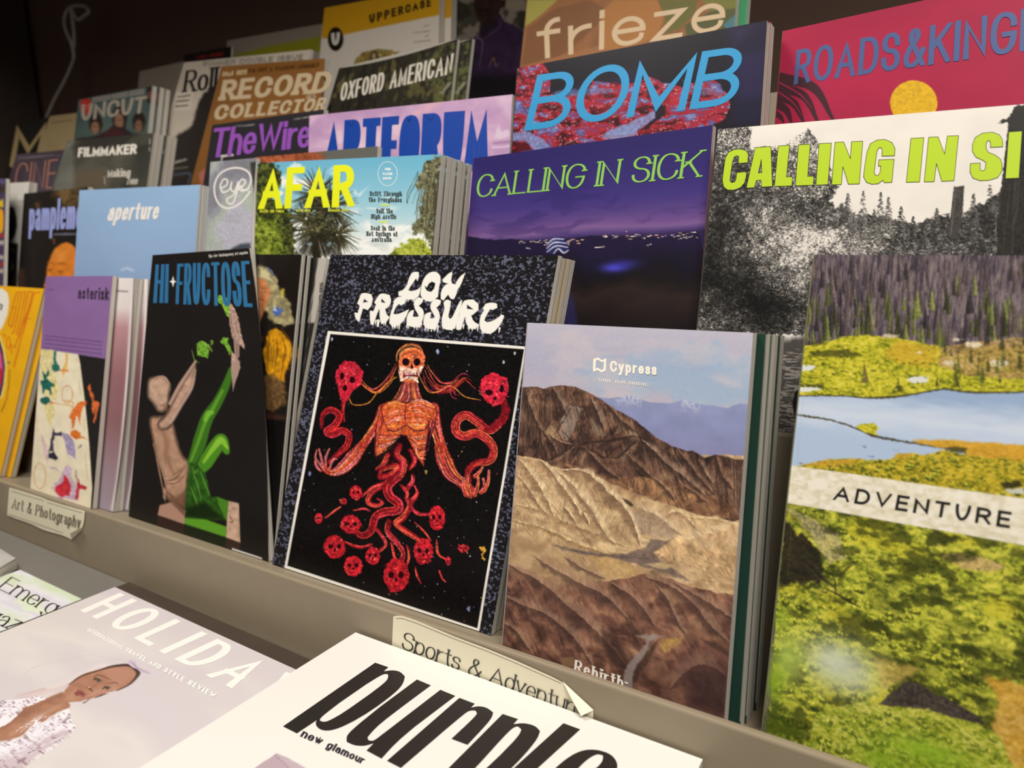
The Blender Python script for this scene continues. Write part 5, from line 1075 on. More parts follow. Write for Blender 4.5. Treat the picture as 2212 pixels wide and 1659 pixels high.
T(night, 'CALLING IN SICK', [(1034, 378), (1521, 323), (1512, 382), (1027, 427)], '#86c052', 2.8, 1.5, serif=3.4, gap=3.5)

def Q(s): return pts(s, 1469, 216, 2.957)
def art_forest(A):
    x, y = A.x, A.y; rs = np.random.RandomState(8)
    A.c[:] = hexc('#ebe5db'); A.c *= (1 - .07 * A.n(80, 60, 3, 3))[:, None]
    mass = Q('180,150 250,185 330,170 420,165 455,200 440,260 470,330 520,300 600,330 690,280 740,300 790,250 815,190 850,230 880,290 870,360 960,410 950,470 1010,560 960,640 1000,690 1040,660 1110,720 1220,740 1340,760 1440,790 1520,800 1560,770 1640,740 1760,760 1850,700 1960,640 2080,560 2600,520 3500,420 3500,1500 -400,1500 60,900')
    def tone(q):
        z = (q - A.p(Q('0,0'))[0]) ; P = lambda s_: A.p(Q(s_))[0]
        t = np.full(len(q), .27)
        for s_, rx, ry, v in (('700,930', 70, 60, .34), ('560,800', 60, 45, .20), ('850,880', 60, 30, .26), ('280,260', 50, 30, .20), ('820,350', 40, 60, .18), ('1150,900', 90, 40, .20), ('1700,900', 120, 40, .04), ('300,760', 45, 70, -.14), ('320,1150', 90, 70, -.14), ('560,1330', 90, 60, -.2), ('740,1150', 40, 60, .14),
                               ('760,690', 50, 40, -.10), ('1450,880', 50, 40, -.10), ('2000,800', 90, 60, -.12), ('480,600', 40, 40, .06), ('200,1000', 30, 90, -.12)):
            c = P(s_); t += v * np.exp(-((q[:, 0] - c[0]) / rx) ** 2 - ((q[:, 1] - c[1]) / ry) ** 2)
        return np.clip(t, .07, .7)
    idx, m = A.poly_mask(mass, 4, 9, 9, 4)
    tq = tone(np.c_[x[idx], y[idx]]); n = A.n(22, 20, 4, 5, idx=idx) - .5
    n2 = .6 * A.n(3.4, 2.6, 2, 21, idx=idx) + .4 * A.n(8, 7, 3, 25, idx=idx) - .5
    g = np.clip(tq * np.exp(1.6 * n + 3.4 * n2), 0.045, .88)
    edge = Q('180,150 455,180 470,330 690,270 880,260 960,410 1000,560 960,640 700,600 420,560 180,600')
    A.mix(np.c_[g, g * .97, g * .93], m, idx)
    def conifer(cx, top, bot, hw, seed, base=.2):
        rnd = np.random.RandomState(seed); N = 150
        t = np.sort(rnd.rand(N)); side = rnd.uniform(-1, 1, N); tier = (t * 9 % 1)
        q = A.p(np.c_[1469 + (cx + side * hw * (t ** .8) * (.55 + .5 * tier)) / 2.957, 216 + (top + (bot - top) * t) / 2.957])
        v = np.clip(base + .16 * (side > .1) + rnd.normal(0, .07, N), .06, .6)
        A.dabs(q, 2.6 + 1.2 * t, np.c_[v, v * .97, v * .93], .42, .35 * np.sign(side), .8, seed)
    for k, (cx, top, bot, hw, bs) in enumerate(((1072, 592, 800, 46, .33), (1170, 582, 900, 60, .26), (1282, 590, 850, 52, .28), (1332, 618, 850, 42, .30), (1412, 682, 900, 64, .22), (1490, 745, 950, 56, .18), (1640, 690, 950, 70, .2), (1875, 600, 900, 66, .22), (1980, 540, 950, 80, .18), (815, 195, 620, 90, .42), (1560, 790, 960, 50, .2), (1240, 700, 950, 70, .3), (1110, 720, 960, 70, .33))): conifer(cx, top, bot, hw, k + 3, bs)
    # leaves
    q = A.scatter(mass, 5200, 9); t = tone(q); v = np.clip(t * np.exp(rs.normal(0, .42, len(q))), .04, .8)
    A.dabs(q, rs.uniform(1.3, 3.3, len(q)), np.c_[v, v * .975, v * .94], .5, None, .85, 5)
    br = np.vstack([A.scatter(Q('420,700 620,620 880,760 880,1000 840,1300 600,1250 480,950'), 1500, 10), A.scatter(Q('980,820 1300,800 1500,900 1500,1000 980,1000'), 500, 12)]); v = np.clip(rs.normal(.56, .14, len(br)), .2, .85)
    A.dabs(br, rs.uniform(1.0, 2.2, len(br)), np.c_[v, v * .98, v * .94], .45, None, .8, 6)
    # airy tree tops against the sky
    for p, N, sd, lo in (('240,170 450,165 455,330 250,420', 420, 14, .35), ('690,260 800,200 880,250 870,420 980,440 1000,600 780,640 690,520', 520, 15, .42), ('440,300 700,290 700,560 440,560', 300, 16, .45)):
        q = A.scatter(Q(p), N, sd); v = np.clip(rs.normal(lo, .2, len(q)), .1, .9); A.dabs(q, rs.uniform(1.5, 3.4, len(q)), np.c_[v, v * .975, v * .94], .42, None, .8, sd)
        q = A.scatter(Q(p), N // 2, sd + 40); A.dabs(q, rs.uniform(1.2, 3, len(q)), np.tile(hexc('#e6e0d6'), (len(q), 1)), .6, None, .75, sd)
    for p in ('1100,660 1098,800', '1190,700 1188,860', '560,620 580,760', '1325,690 1322,840', '1590,900 1590,980', '2020,700 2015,900'): A.line(Q(p), 1.2, '#bdb6ab', .6, 1.4)
    q = A.scatter(Q('1560,760 1720,720 1740,980 1540,980'), 300, 21); v = np.clip(rs.normal(.24, .14, len(q)), .06, .7); A.dabs(q, rs.uniform(1.3, 3, len(q)), np.c_[v, v * .97, v * .94], .45, None, .85, 8)
    A.fill(Q('1750,548 1760,556 1780,550 1815,546 1806,720 1776,900 1708,870 1730,720'), '#3f3c38', 1, 1.8, 1, 5, tex=.5, ts=3); A.line(Q('1762,560 1745,720 1730,860'), 2, '#7a756d', .6, 2)
    A.fill(Q('2095,160 2160,110 2500,100 2500,1010 2020,1010 2028,900 2050,560 2080,300'), '#23211e', 1, 2, 2.5, 8, tex=.6, ts=4); A.fill(Q('2025,150 2090,110 2150,40 2230,30 2230,200 2100,190 2085,140'), '#2b2825', 1, 2, 7, 7, 5)
    A.strands(Q('2130,250 2100,600 2070,980'), [30, 44, 50], ['#4a4641', '#151412', '#36332f'], 14, 1.6, 4, 2, .6)
    # black creek with ripples at the foot
    g2 = lambda s_: pts(s_, 1600, 530, 2.941)
    A.fill(g2('-20,640 300,600 480,560 420,1175 -400,1400'), '#23201e', .8, 16, 6); idx, m = A.poly_mask(g2('250,690 460,640 400,1190 0,1200 60,900'), 10); n = A.n(14, 3.0, 4, 81, idx=idx)
    A.mix('#a29c94', m * sm(.48, .62, n) * .8, idx); A.fill(g2('330,1000 345,930 375,910 370,1080 345,1120'), '#161412', .95, 3)
forest = mag('black and white forest photograph magazine with heavy lime lettering', (1552, 279), (2480, 203), (1508, 690), (2440, 690), .486, 1, .008, art_forest, 1.8, spine='#3a3733', rough=.42)
for o, h in (('432,400 436,345 420,322 385,313 345,316 308,335 290,370 280,430 270,510 278,555 305,575 345,575 385,560 412,530 422,490 425,458 362,463 358,500 350,522 330,528 318,515 325,460 335,395 345,365 362,355 375,362 372,405', None),
             ('480,304 580,296 590,552 520,556 518,512 488,514 474,560 423,562', '519,380 522,464 500,466'), ('627,294 700,288 680,490 718,490 714,548 603,552', None), ('757,286 832,282 815,488 855,487 850,544 736,548', None), ('888,278 967,275 944,540 868,544', None),
             ('990,270 1045,268 1088,375 1095,266 1167,263 1145,536 1075,538 1040,425 1030,540 968,541', None),
             ('1370,356 1373,310 1355,272 1310,252 1260,255 1215,280 1195,330 1180,420 1172,490 1190,525 1225,538 1265,535 1295,512 1305,528 1353,526 1367,378 1270,382 1267,422 1283,422 1278,460 1265,482 1248,480 1240,460 1250,380 1258,325 1270,305 1285,305 1292,318 1290,358', None),
             ('1475,245 1557,240 1530,523 1445,526', None), ('1588,238 1648,235 1690,345 1708,230 1779,227 1750,515 1672,519 1638,405 1623,521 1560,523', None),
             ('2062,298 2060,255 2040,222 1995,205 1930,212 1885,240 1868,285 1868,330 1890,365 1935,385 1955,400 1950,440 1938,452 1920,450 1915,425 1918,402 1855,406 1852,460 1870,498 1915,515 1975,512 2030,495 2055,455 2058,410 2045,375 2010,350 1970,335 1955,310 1955,275 1968,258 1980,262 1985,285 1982,302', None),
             ('2100,204 2185,198 2165,498 2078,502', None)):
    R_ = [Q(o)] + ([Q(h)] if h else [])
    S(forest, R_, '#b4d020', name='lettering', lift=.00012)
    ql = []
    for r in R_:
        for a, b in zip(r, np.roll(r, -1, 0)):
            d = (b - a) / np.hypot(*(b - a)); nn = np.array([-d[1], d[0]]) * .55; ql.append([a - nn - d * .4, b - nn + d * .4, b + nn + d * .4, a + nn - d * .4])
    flat_quads(forest[1], forest[0], forest[0].location, ql, '#1d1f14', .00016, 'lettering_outline')
T(forest, 'CK', B3('2206,682 2440,668 2432,908 2197,922'), '#b4d020', 13.4, 8.7, gap=4.4, lift=.0004, rw=.95)

def art_eye(A):
    n = A.n(50, 90, 4, 3); t = A.y / A.p(B1('1450,1620'))[0, 1]
    A.c = A.ramp(n + .2 * (t - .5), [(.25, '#7f7f88'), (.42, '#9295a0'), (.5, '#a3a8a4'), (.6, '#a8b3a6'), (.7, '#b3b2c0')]) * (1 + .25 * (A.n(2.2, 2.2, 2, 8) - .5))[:, None]
    A.mix('#6d756a', sm(.55, .7, A.n(70, 50, 3, 12)) * .35 * (1 - t)); A.c = np.clip(A.c, 0, 1)
    A.fill(B1('1480,1590 1540,1560 1600,1555 1620,1660 1480,1660'), '#3c434c', .9, 6)
    A.fill(B1('1600,1040 1660,1030 1660,1659 1610,1659 1635,1300'), '#31312c', .9, 4)
    W_ = '#e9e4e0'
    A.line(B1('1600,1225 1575,1260 1530,1305 1470,1332 1415,1318 1380,1265 1372,1190 1400,1120 1460,1082 1530,1075 1585,1098 1605,1140 1600,1180 1580,1215 1555,1215 1540,1190'), 4.2, W_, 1, 1.5)
    A.line(B1('1412,1205 1450,1185 1455,1155 1430,1148 1410,1190 1425,1230 1465,1215 1482,1175'), 3.8, W_, 1, 1.5); A.line(B1('1482,1165 1478,1210 1500,1225 1525,1165 1512,1240 1490,1300 1462,1300 1450,1275 1490,1250 1530,1205'), 3.8, W_, 1, 1.5)
    A.line(B1('1530,1200 1560,1185 1568,1155 1545,1150 1528,1185 1545,1222 1590,1205'), 3.8, W_, 1, 1.5)
eye = mag('grey iridescent magazine with a white script logo in a ring, left of the palms', (455, 350), (553, 341), (443, 553), (547, 553), .476, 1, .006, art_eye, 1.8, spine='#80808a', bow=(0, -5, 0, 0))
def art_ember(A):
    A.c[:] = hexc('#5c5c57'); A.fill(B2('-200,900 260,960 300,1010 250,1100 -200,1100'), '#8a4a2c', 1, 18, 6, 12, tex=.4); A.fill(B2('-200,900 100,985 100,1100 -200,1100'), '#a5583a', .6, 20, 6, 12, tex=.5)
ember = mag('grey and rust magazine whose top edge rises behind the palms', (552, 340), (816, 316), (545, 552), (805, 552), .5145, 1, .0065, art_ember, 3, spine='#5c5c57')

def art_blue(A):
    t = A.y / A.sh.Hh
    A.c = A.ramp(t, [(0, '#93b4d8'), (.3, '#8fabcf'), (.6, '#87a2c8'), (.9, '#7d97bf'), (1, '#7690ba')]); A.c *= (1 + .03 * (A.n(60, 60, 3, 3) - .5))[:, None]
    A.line(G4('965,750 1010,735 1060,755'), [4, 5, 4], '#c9d4e6', .7, 3, rough=1)
blue = mag('plain powder blue magazine with small white italic lettering', (172, 411), (432, 399), (160, 598), (421, 553), .472, 1, .012, art_blue, 3.0, spine='#7f9bc4', back='#d9d6d0', rough=.5)
T(blue, 'aperture', G4('890,218 1280,208 1257,345 848,358'), '#efeae4', 2.7, 2.4, gap=2.0)
copies(blue, ['second powder blue magazine, its bright page edge lit behind the front one'], 'powder blue magazines', dx=(.012,))
def art_grapefruit(A):
    A.c[:] = hexc('#201b18'); f = E4
    A.fill(f('320,220 430,200 420,1540 240,1540'), '#14110f', .8, 8)
    A.fill(f('700,160 1120,130 1120,420 900,420 760,330'), '#5e4b2b', .85, 20, 10, 20, tex=.5, ts=6); A.fill(f('820,190 960,170 940,260 880,350'), '#8f7247', .5, 10, 6)
    A.fill(f('480,380 540,360 545,440 500,440'), '#7c5334', .7, 8, 4)
    A.fill(f('600,1540 640,1380 655,1240 700,1100 760,1000 850,935 920,915 990,940 1040,1000 1100,1540'), '#d9802c', 1, 4, 1, tex=.12, ts=14); A.fill(f('780,1080 860,1040 920,1060 880,1150 800,1160'), '#eca652', .6, 20)
    A.line(f('660,1190 720,1200 740,1230'), [3, 4, 2], '#a0581a', .7, 4); A.line(f('780,1215 850,1205 920,1215'), [2, 5, 2], '#9c5518', .8, 3); A.fill(f('650,1290 720,1280 690,1320'), '#6d3712', .8, 4); A.fill(f('790,1310 870,1310 830,1340'), '#6d3712', .8, 4); A.fill(f('690,1390 720,1300 770,1330 800,1390'), '#c06d22', .6, 10)
    A.line(f('740,870 745,930'), [4, 6, 3], '#b9764a', .6, 5); A.line(f('745,805 1050,800'), 4, '#9aa0c0', .6, 2, rough=1)
    A.fill(f('240,1280 330,1280 340,1540 230,1540'), '#5d3a26', .6, 14, 6)
grape = mag('dark magazine with pale blue condensed lettering and an orange face peeking up', (52, 418), (190, 404), (38, 622), (180, 600), .4985, 1, .008, art_grapefruit, 2.2, spine='#171412')
T(grape, 'pamplemo', G4('238,196 668,164 648,420 229,436'), '#9aa4dc', 2.7, 2.0, gap=1.6)
def art_ovals(A):
    A.c[:] = hexc('#d6d3ca'); f = E4
    A.line(f('80,375 330,350'), 1.6, '#a8a59c', .8)
    A.oval(f('150,655')[0], 13, 36, '#23211f', 1, 3, 1, tex=.8); A.fill(f('80,920 250,930 230,1600 50,1600'), '#1d1b1a', 1, 3); A.oval(f('125,500')[0], 5, 7, '#b9b4ac', .7, 5); A.fill(f('70,1340 230,1360 230,1600 50,1600'), '#4a3a2a', .6, 20)
    A.line(f('185,1040 165,1000 135,1020 130,1110 155,1180 165,1260 140,1320 105,1310 110,1260'), [2, 3, 4, 3, 4, 3, 2], '#9a968e', .9, 1.6)
ovals = mag('white magazine with dark round portraits, left of the dark grapefruit cover', (-60, 400), (64, 393), (-78, 622), (36, 620), .5085, 1, .012, art_ovals, 2.4, spine='#cfcac0')
def art_letters(A):
    A.c[:] = hexc('#4a3f5e'); f = E4
    A.fill(f('-400,120 60,120 60,230 -400,230'), '#3d3420', .8, 4); A.line(f('-60,90 70,10'), 2, '#8074b0', .8); A.line(f('0,40 40,100 70,20'), 2, '#8074b0', .8)
    for yv, c in ((820, '#b8372e'), (920, '#cfc6b8'), (1120, '#cfc6b8'), (1220, '#b8372e'), (1310, '#cfc6b8')): A.line(f('-400,%d 45,%d' % (yv, yv)), 9, c, .8, 4, rough=2, rs=3)
violet = mag('purple magazine with fat yellow letters, cut by the left picture edge', (-120, 396), (12, 386), (-140, 622), (6, 622), .480, 1, .006, art_letters, 2.6, spine='#3a3048')
T(violet, 'DO', E4('-150,470 48,450 45,790 -160,810'), '#e9a81c', 4.2, 4.2); T(violet, 'FILM', E4('-200,320 48,305 45,430 -205,450'), '#e6c21e', 2.2, 2.2)

# ------------------------------------------------------------------ third pocket
def art_red_gloss(A):
    A.c[:] = hexc('#17141f'); f = B2
    A.mix('#241d3c', sm(.5, .75, A.n(90, 90, 3, 3)) * .9)
    def flesh(poly, seed, stops, sx=26, sy=12, a=1):
        idx, m = A.poly_mask(poly, 2.5, 5, 14, seed); n = A.n(sx, sy, 4, seed, warp=36, idx=idx)
        A.mix(A.ramp(n, stops), m * a, idx); g = A.n(4, 2.6, 3, seed + 9, idx=idx); A.mix('#e8c8cc', m * sm(.66, .76, g) * .55, idx)
    reds = [(.3, '#3a0c16'), (.42, '#7c1624'), (.52, '#a82430'), (.6, '#8a2c4a'), (.7, '#5a5a92'), (.8, '#7c86b4')]
    flesh(f('1500,400 1700,400 1750,480 1740,580 1800,620 1900,600 2100,570 2300,640 2300,1000 1490,1000'), 4, reds)
    flesh(B3('-60,420 90,440 150,430 250,400 330,430 420,450 500,420 580,415 640,470 665,530 640,610 560,660 420,690 200,720 -60,760'), 7, reds)
    A.fill(f('1760,590 1900,570 2100,560 2180,580 2100,600 1900,610 1790,640'), '#6b7cae', .6, 4, 4, 10, tex=.4); A.fill(f('1500,650 1600,690 1700,640 1620,740 1500,720'), '#5d6ca6', .7, 5, 5, 10, tex=.4)
    A.fill(f('1500,850 1600,840 1700,890 1740,940 1640,960 1580,900 1500,900'), '#7688ba', .85, 4, 3, 10, tex=.3); A.fill(f('2060,880 2190,820 2300,800 2300,860 2150,900'), '#8291bf', .8, 4, 3)
    A.fill(f('1520,910 1590,910 1630,960 1530,980'), '#4c0d18', .9, 4, 3)
    A.fill(B3('0,700 60,670 180,620 260,580 290,560 320,590 240,640 150,700'), '#7c8cba', .85, 4, 3, 10, tex=.3); A.fill(B3('215,660 280,610 270,570 230,550 330,550 330,590 260,650 230,680'), '#15121a', .9, 3, 3)
    A.fill(B3('420,420 500,455 560,450 640,480 600,500 500,490 430,470'), '#6a76a8', .5, 4, 5); A.fill(B3('300,480 420,500 440,560 330,540'), '#c03038', .5, 8, 6)
    A.fill(B3('640,100 860,100 830,640 660,640 690,540 660,460'), '#1b1833', .9, 14); A.fill(B3('700,300 850,260 840,500 720,520'), '#2b2450', .6, 20); A.fill(B3('680,150 800,130 700,230'), '#3a3158', .4, 16)
gloss = mag('dark magazine with glossy red paint swirls and large thin blue italic lettering', (1118, 147), (1657, 44), (1106, 327), (1643, 264), .541, 2, .011, art_red_gloss, 2.0, back='#7a1420', spine='#17141f', rough=.36)
T(gloss, 'BOMB', [(1161, 162), (1616, 97), (1588, 224), (1132, 283)], '#2490c6', 8.4, 7.6, gap=9, rw=.75)
def art_crimson(A): A.c[:] = hexc('#7d1020')
gloss2 = mag('second copy of the red paint magazine, red cover edge and cream pages showing', (1160, 144), (1664, 47), (1147, 323), (1650, 267), .5535, 2, .013, art_crimson, 4, back='#3a1016', spine='#5a1018', group='red paint magazines')
gloss[0]['group'] = 'red paint magazines'
def art_mauve(A):
    n = A.n(70, 40, 4, 3, warp=40); A.c = A.ramp(n, [(.3, '#b08cb2'), (.5, '#bf9cbd'), (.65, '#cdaec4'), (.8, '#d8c0cf')])
    A.fill(B2('860,720 960,660 1080,640 980,700 880,740'), '#d8a6ac', .5, 8); A.line(B2('415,730 410,960'), 1.5, '#a888ac', .7)
    A.fill(B2('1400,830 1410,800 1430,840 1480,830 1480,870 1420,890 1390,880'), '#d2bfd2', .8, 3, 2); A.line(B2('1380,915 1500,905'), 5, '#87688e', .6, 3); A.line(B2('1375,945 1490,935'), [3, 5, 3], '#e2d4e2', .7, 2, rough=1); A.line(B2('1385,975 1470,968'), 3, '#a78ab0', .6, 2)
    A.fill(B2('1400,620 1508,605 1495,760 1450,720'), '#d9c3d2', .5, 14)
mauve = mag('wide mauve magazine with massive royal blue lettering', (669, 250), (1107, 204), (667, 330), (1101, 327), .545, 2, .010, art_mauve, 2.4, spine='#a98ab0')
T(mauve, 'ARTFORUM', B2('302,778 1367,694 1345,1090 285,1120'), '#063c98', 11.6, 9.5, gap=3.0, rw=.9)
def art_wire(A):
    A.c[:] = hexc('#2a272b'); A.line(B1('1510,808 1625,798'), 2.2, '#c8c4c0', .7, 1.3, rough=.8, rs=2); A.line(B1('1880,765 2030,742'), 2.2, '#c8c4c0', .7, 1.3, rough=.8, rs=2)
    A.line(B1('1415,1000 1490,992'), 4, '#d8d4cc', .95); A.line(B1('1425,995 1415,1030'), 3, '#d8d4cc', .9)
wire = mag('charcoal magazine with purple slanted lettering, below the brown slab letter cover', (459, 270), (700, 236), (447, 348), (692, 330), .562, 2, .007, art_wire, 2.4, spine='#2a272b')
T(wire, 'TheWire', B1('1372,822 1995,760 1982,940 1338,1012'), '#8f4fb0', 4.4, 3.8, gap=2.0)
def art_magenta(A):
    A.c[:] = hexc('#a3133e'); A.c *= (1 + .12 * (A.n(120, 90, 3, 3) - .5))[:, None]
    A.dots(120, ['#c04a6a', '#8e1440'], (.6, 1.3), 5)
    A.oval(B3('1620,535')[0], 51, 49, '#d6a812', 1, 1.5, .6, 4, tex=.12)
    rnd = random.Random(3)
    for k in range(40):
        p = B3('%f,%f' % (rnd.gauss(1570, 40), rnd.gauss(500, 40)))[0]; A.line(np.array([p, p + [rnd.uniform(-3, 5), rnd.uniform(-3, 2)]]), rnd.uniform(.6, 1.5), '#8d6d10', .7, 1)
    for k, (x0, y0, x1, y1, mx, my, w_) in enumerate(((925, 405, 1200, 620, 1100, 455, 15), (918, 455, 1125, 640, 1050, 500, 14), (912, 495, 1050, 640, 1000, 540, 13), (908, 540, 985, 640, 960, 575, 12), (905, 590, 945, 640, 930, 610, 8))):
        A.line(B3('%d,%d %d,%d %d,%d' % (x0, y0, mx, my, x1, y1)), [w_ * 2.0, w_ * 1.5, w_ * .5], '#3b1420', 1, 1.5)
    for p in ('925,430 1030,490 1090,560', '920,480 990,530 1040,600'): A.line(B3(p), [3, 3, .6], '#b01c4c', .9, 1.3)
magenta = mag('magenta magazine with a yellow disc, black arcs and slate blue condensed lettering', (1692, 67), (2420, -92), (1676, 258), (2400, 200), .575, 2, .010, art_magenta, 2.6, spine='#8e2a3c', rough=.5)
T(magenta, 'ROADS&KING', B3('1012,260 2160,50 2152,272 995,440'), '#3f5488', 5.9, 5.0, gap=6.5, rw=.9); T(magenta, 'DOMS', B3('2178,46 2640,-36 2632,196 2168,268'), '#3f5488', 5.9, 5.0, gap=6.5, rw=.9)
def art_film(A):
    n = A.n(60, 60, 4, 3); A.c = A.ramp(n, [(.3, '#33322c'), (.5, '#45443c'), (.7, '#56544a')])
    A.fill(B1('385,905 470,905 480,1250 330,1250 380,1020'), '#8d8f86', .5, 14, 6, 12); A.fill(B1('480,1100 680,1080 690,1200 480,1210'), '#6a563e', .5, 24); A.fill(B1('860,1010 990,900 960,1200 880,1200'), '#3a3a34', .6, 16); A.line(B1('668,1130 672,1180'), 2, '#c8c4b8', .8)
    A.line(B1('960,890 958,920'), 3, '#b8b4a8', .8); A.line(B1('958,945 956,965'), 3, '#b8b4a8', .8)
film = mag('dark olive magazine with white block lettering, thick pale pages at its right', (145, 305), (332, 287), (115, 398), (317, 400), .545, 2, .016, art_film, 2.4, spine='#33322c')
T(film, 'FILMMAKER', B1('503,946 878,920 872,984 497,1006'), '#e6e0d4', 2.4, 2.1, gap=1.5)
T(film, 'Making', B1('690,1085 836,1076 834,1128 688,1134'), '#cfc9bc', 1.5, .7, serif=1, gap=1); T(film, 'Zone', B1('815,1135 885,1130 880,1178 810,1180'), '#bdb7aa', 1.2, .6, serif=1, gap=.8)
copies(film, ['second dark olive magazine, only its page edge showing beyond the front copy'], 'dark olive film magazines', dx=(.004,))
def art_cine(A):
    A.c[:] = hexc('#4e444e'); A.c *= (1 + .3 * (A.n(50, 50, 3, 3) - .5))[:, None]; A.line(B1('115,1012 385,992'), 2, '#b5a8ae', .6, 1.3, rough=.8, rs=2)
cine = mag('muted plum magazine with thin orange outline lettering, behind the olive cover', (35, 334), (172, 320), (16, 400), (150, 400), .590, 2, .006, art_cine, 2.6, spine='#4e444e')
T(cine, 'CINEAS', B1('110,1046 560,1000 545,1185 88,1225'), '#c98a6a', 1.1, 1.1, gap=6)

# ------------------------------------------------------------------ fourth pocket
def art_uncut(A):
    A.c[:] = hexc('#4a5a56'); A.c *= (1 + .3 * (A.n(40, 40, 3, 3) - .5))[:, None]
    A.fill(B1('592,625 925,568 922,600 590,655'), '#a59c92', .75, 2); A.line(B1('600,640 915,585'), 4, '#5b5750', .6, 1.6, rough=1.2, rs=2.5); [A.line(B1(q), 1.6, '#45504c', .9, 1.2) for q in ('711,596 709,640', '824,577 822,622')]; A.oval(B1('550,680')[0], 13, 18, '#b0302a', 1, 2); A.line(B1('528,680 572,675'), 3, '#d8a090', .6); A.line(B1('530,698 570,693'), 2, '#d8a090', .6)
def art_uncut_heads(A):
    for c, rx, ry, k in (('612,800', 15, 22, '#8c6a50'), ('765,760', 16, 30, '#8c6650'), ('890,790', 14, 22, '#7a5a48')):
        p = B1(c)[0]; A.oval(p - [0, 3], rx, ry, '#2b221c', 1, 4, 2); A.oval(p + [-1, 6], rx * .6, ry * .62, k, 1, 4); A.line(np.array([p + [-6, 3], p + [6, 2]]), 2, '#4a3528', .7, 2)
    A.fill(B1('480,890 600,870 680,840 720,800 800,820 860,860 960,860 1000,1100 450,1100'), '#2f2326', .95, 5, 3); A.fill(B1('660,850 720,810 800,850 790,1000 680,1000'), '#4a2428', .8, 6); A.fill(B1('938,560 975,550 975,670 945,660'), '#2a2422', 1, 2); A.oval(B1('958,610')[0], 4, 9, '#7a4438', 1, 3)
def art_u(A): art_uncut(A); art_uncut_heads(A)
trio = mag('greenish music magazine with three dark haired heads and a red badge', (170, 216), (329, 185), (160, 300), (317, 300), .616, 3, .009, art_u, 1.8, spine='#3c4a46')
# lettering sits behind the heads, so it is part of the ink: drawn as print on the upper band only
T(trio, 'UNCUT', B1('522,668 942,612 925,722 512,775'), '#a1988a', 3.6, 3.2, gap=3)
copies(trio, ['second greenish music magazine, dark edge right of the three heads', 'third greenish music magazine, rearmost edge of that stack'], 'greenish music magazines', dx=(.004, .004))
def art_cream(A):
    A.c[:] = hexc('#a8946c'); A.line(B1('330,785 460,770'), 2.4, '#4a3f2a', .8, 1.4, rough=.7, rs=2)
    for k in range(4): A.line(B1('300,%d 380,%d' % (915 + k * 14, 908 + k * 14)), 1.4, '#7d6c4c', .6, 1.4)
cream = mag('plain cream magazine with one tiny dark line of type, behind the plum cover', (108, 251), (190, 241), (82, 330), (172, 330), .655, 3, .004, art_cream, 2.6, spine='#96845f', rough=.55)
def art_M(A): A.c[:] = hexc('#29241f')
bigm = mag('dark magazine filled by one big cream capital letter, far upper left', (37, 267), (118, 250), (12, 370), (90, 380), .662, 3, .006, art_M, 3, spine='#1f2a33')
S(bigm, [B1('60,1060 108,800 188,935 298,778 262,980 232,1000 262,860 178,985 122,880 88,1080')], '#b39c6e')
def art_roll(A):
    A.c[:] = hexc('#c2b6a6'); A.c *= (1 + .1 * (A.n(60, 60, 3, 3) - .5))[:, None]
    A.fill(B1('1290,600 1420,520 1500,700 1400,1250 1020,1250 1080,1100 1130,870 1230,800'), '#2a2521', 1, 8, 6, 12); A.fill(B1('1130,590 1240,575 1220,700 1115,705'), '#d3c8b8', 1, 2)
    for p in ('1140,620 1215,610', '1130,650 1210,640', '1125,680 1200,675'): A.line(B1(p), 4, '#3c342c', .8, 1.6, rough=1)
    A.line(B1('1120,1040 1190,1020'), [5, 6, 4], '#c8beae', .8, 2, rough=1.5); A.line(B1('1100,1080 1200,1070'), 2.5, '#a89e90', .7, 2); A.line(B1('1105,1120 1215,1110 1205,1170'), 5, '#5c6a84', .6, 3)
roll = mag('pale music magazine with black script lettering, behind the brown slab letter cover', (398, 135), (672, 107), (344, 320), (640, 300), .650, 3, .006, art_roll, 2.2, spine='#b2a696')
T(roll, 'Roll', B1('1190,452 1400,425 1386,572 1168,592'), '#1f1b19', 3.6, 2, serif=3, gap=2); T(roll, 'SUMMER DOUBLE ISSUE', B1('1300,393 1940,345 1936,380 1298,424'), '#8a8274', 1.2, 1.1, gap=2)
def art_brown(A):
    A.c[:] = hexc('#865a2c'); A.c *= (1 + .16 * (A.n(70, 70, 3, 3) - .5))[:, None]
    A.fill(B1('1590,470 2050,425 2050,390 1590,430'), '#7d4f1c', .7, 3); A.fill(B1('1270,1100 1340,1060 1345,1180 1280,1190'), '#b06a60', .9, 4, 4)
    A.oval(B1('1990,620')[0], 11, 12, '#a38b72', .9, 3, 3, 5, tex=.5)
brown = mag('brown music magazine with fat cream slab lettering in two lines', (479, 143), (702, 126), (425, 350), (676, 300), .632, 3, .007, art_brown, 2.2, spine='#6c451b', bow=(0, 8, 0, 0))
T(brown, 'RECORD', B1('1428,512 2140,452 2095,592 1402,645'), '#c9b491', 5.6, 4.6, serif=3.2, gap=4.6); T(brown, 'COLLECTOR', B1('1385,672 2100,622 2068,705 1362,770'), '#c9b491', 3.9, 3.1, serif=2.2, gap=3.6)
T(brown, 'JOAN JETT', B1('1425,460 1580,445 1578,475 1423,490'), '#d0b88e', 1.6, 1.5, gap=1.5); T(brown, "I'M NOT A WALKING ASSEMBLY", B1('1592,440 2040,402 2038,428 1590,468'), '#4e3111', 1.2, 1.2, gap=1.2)
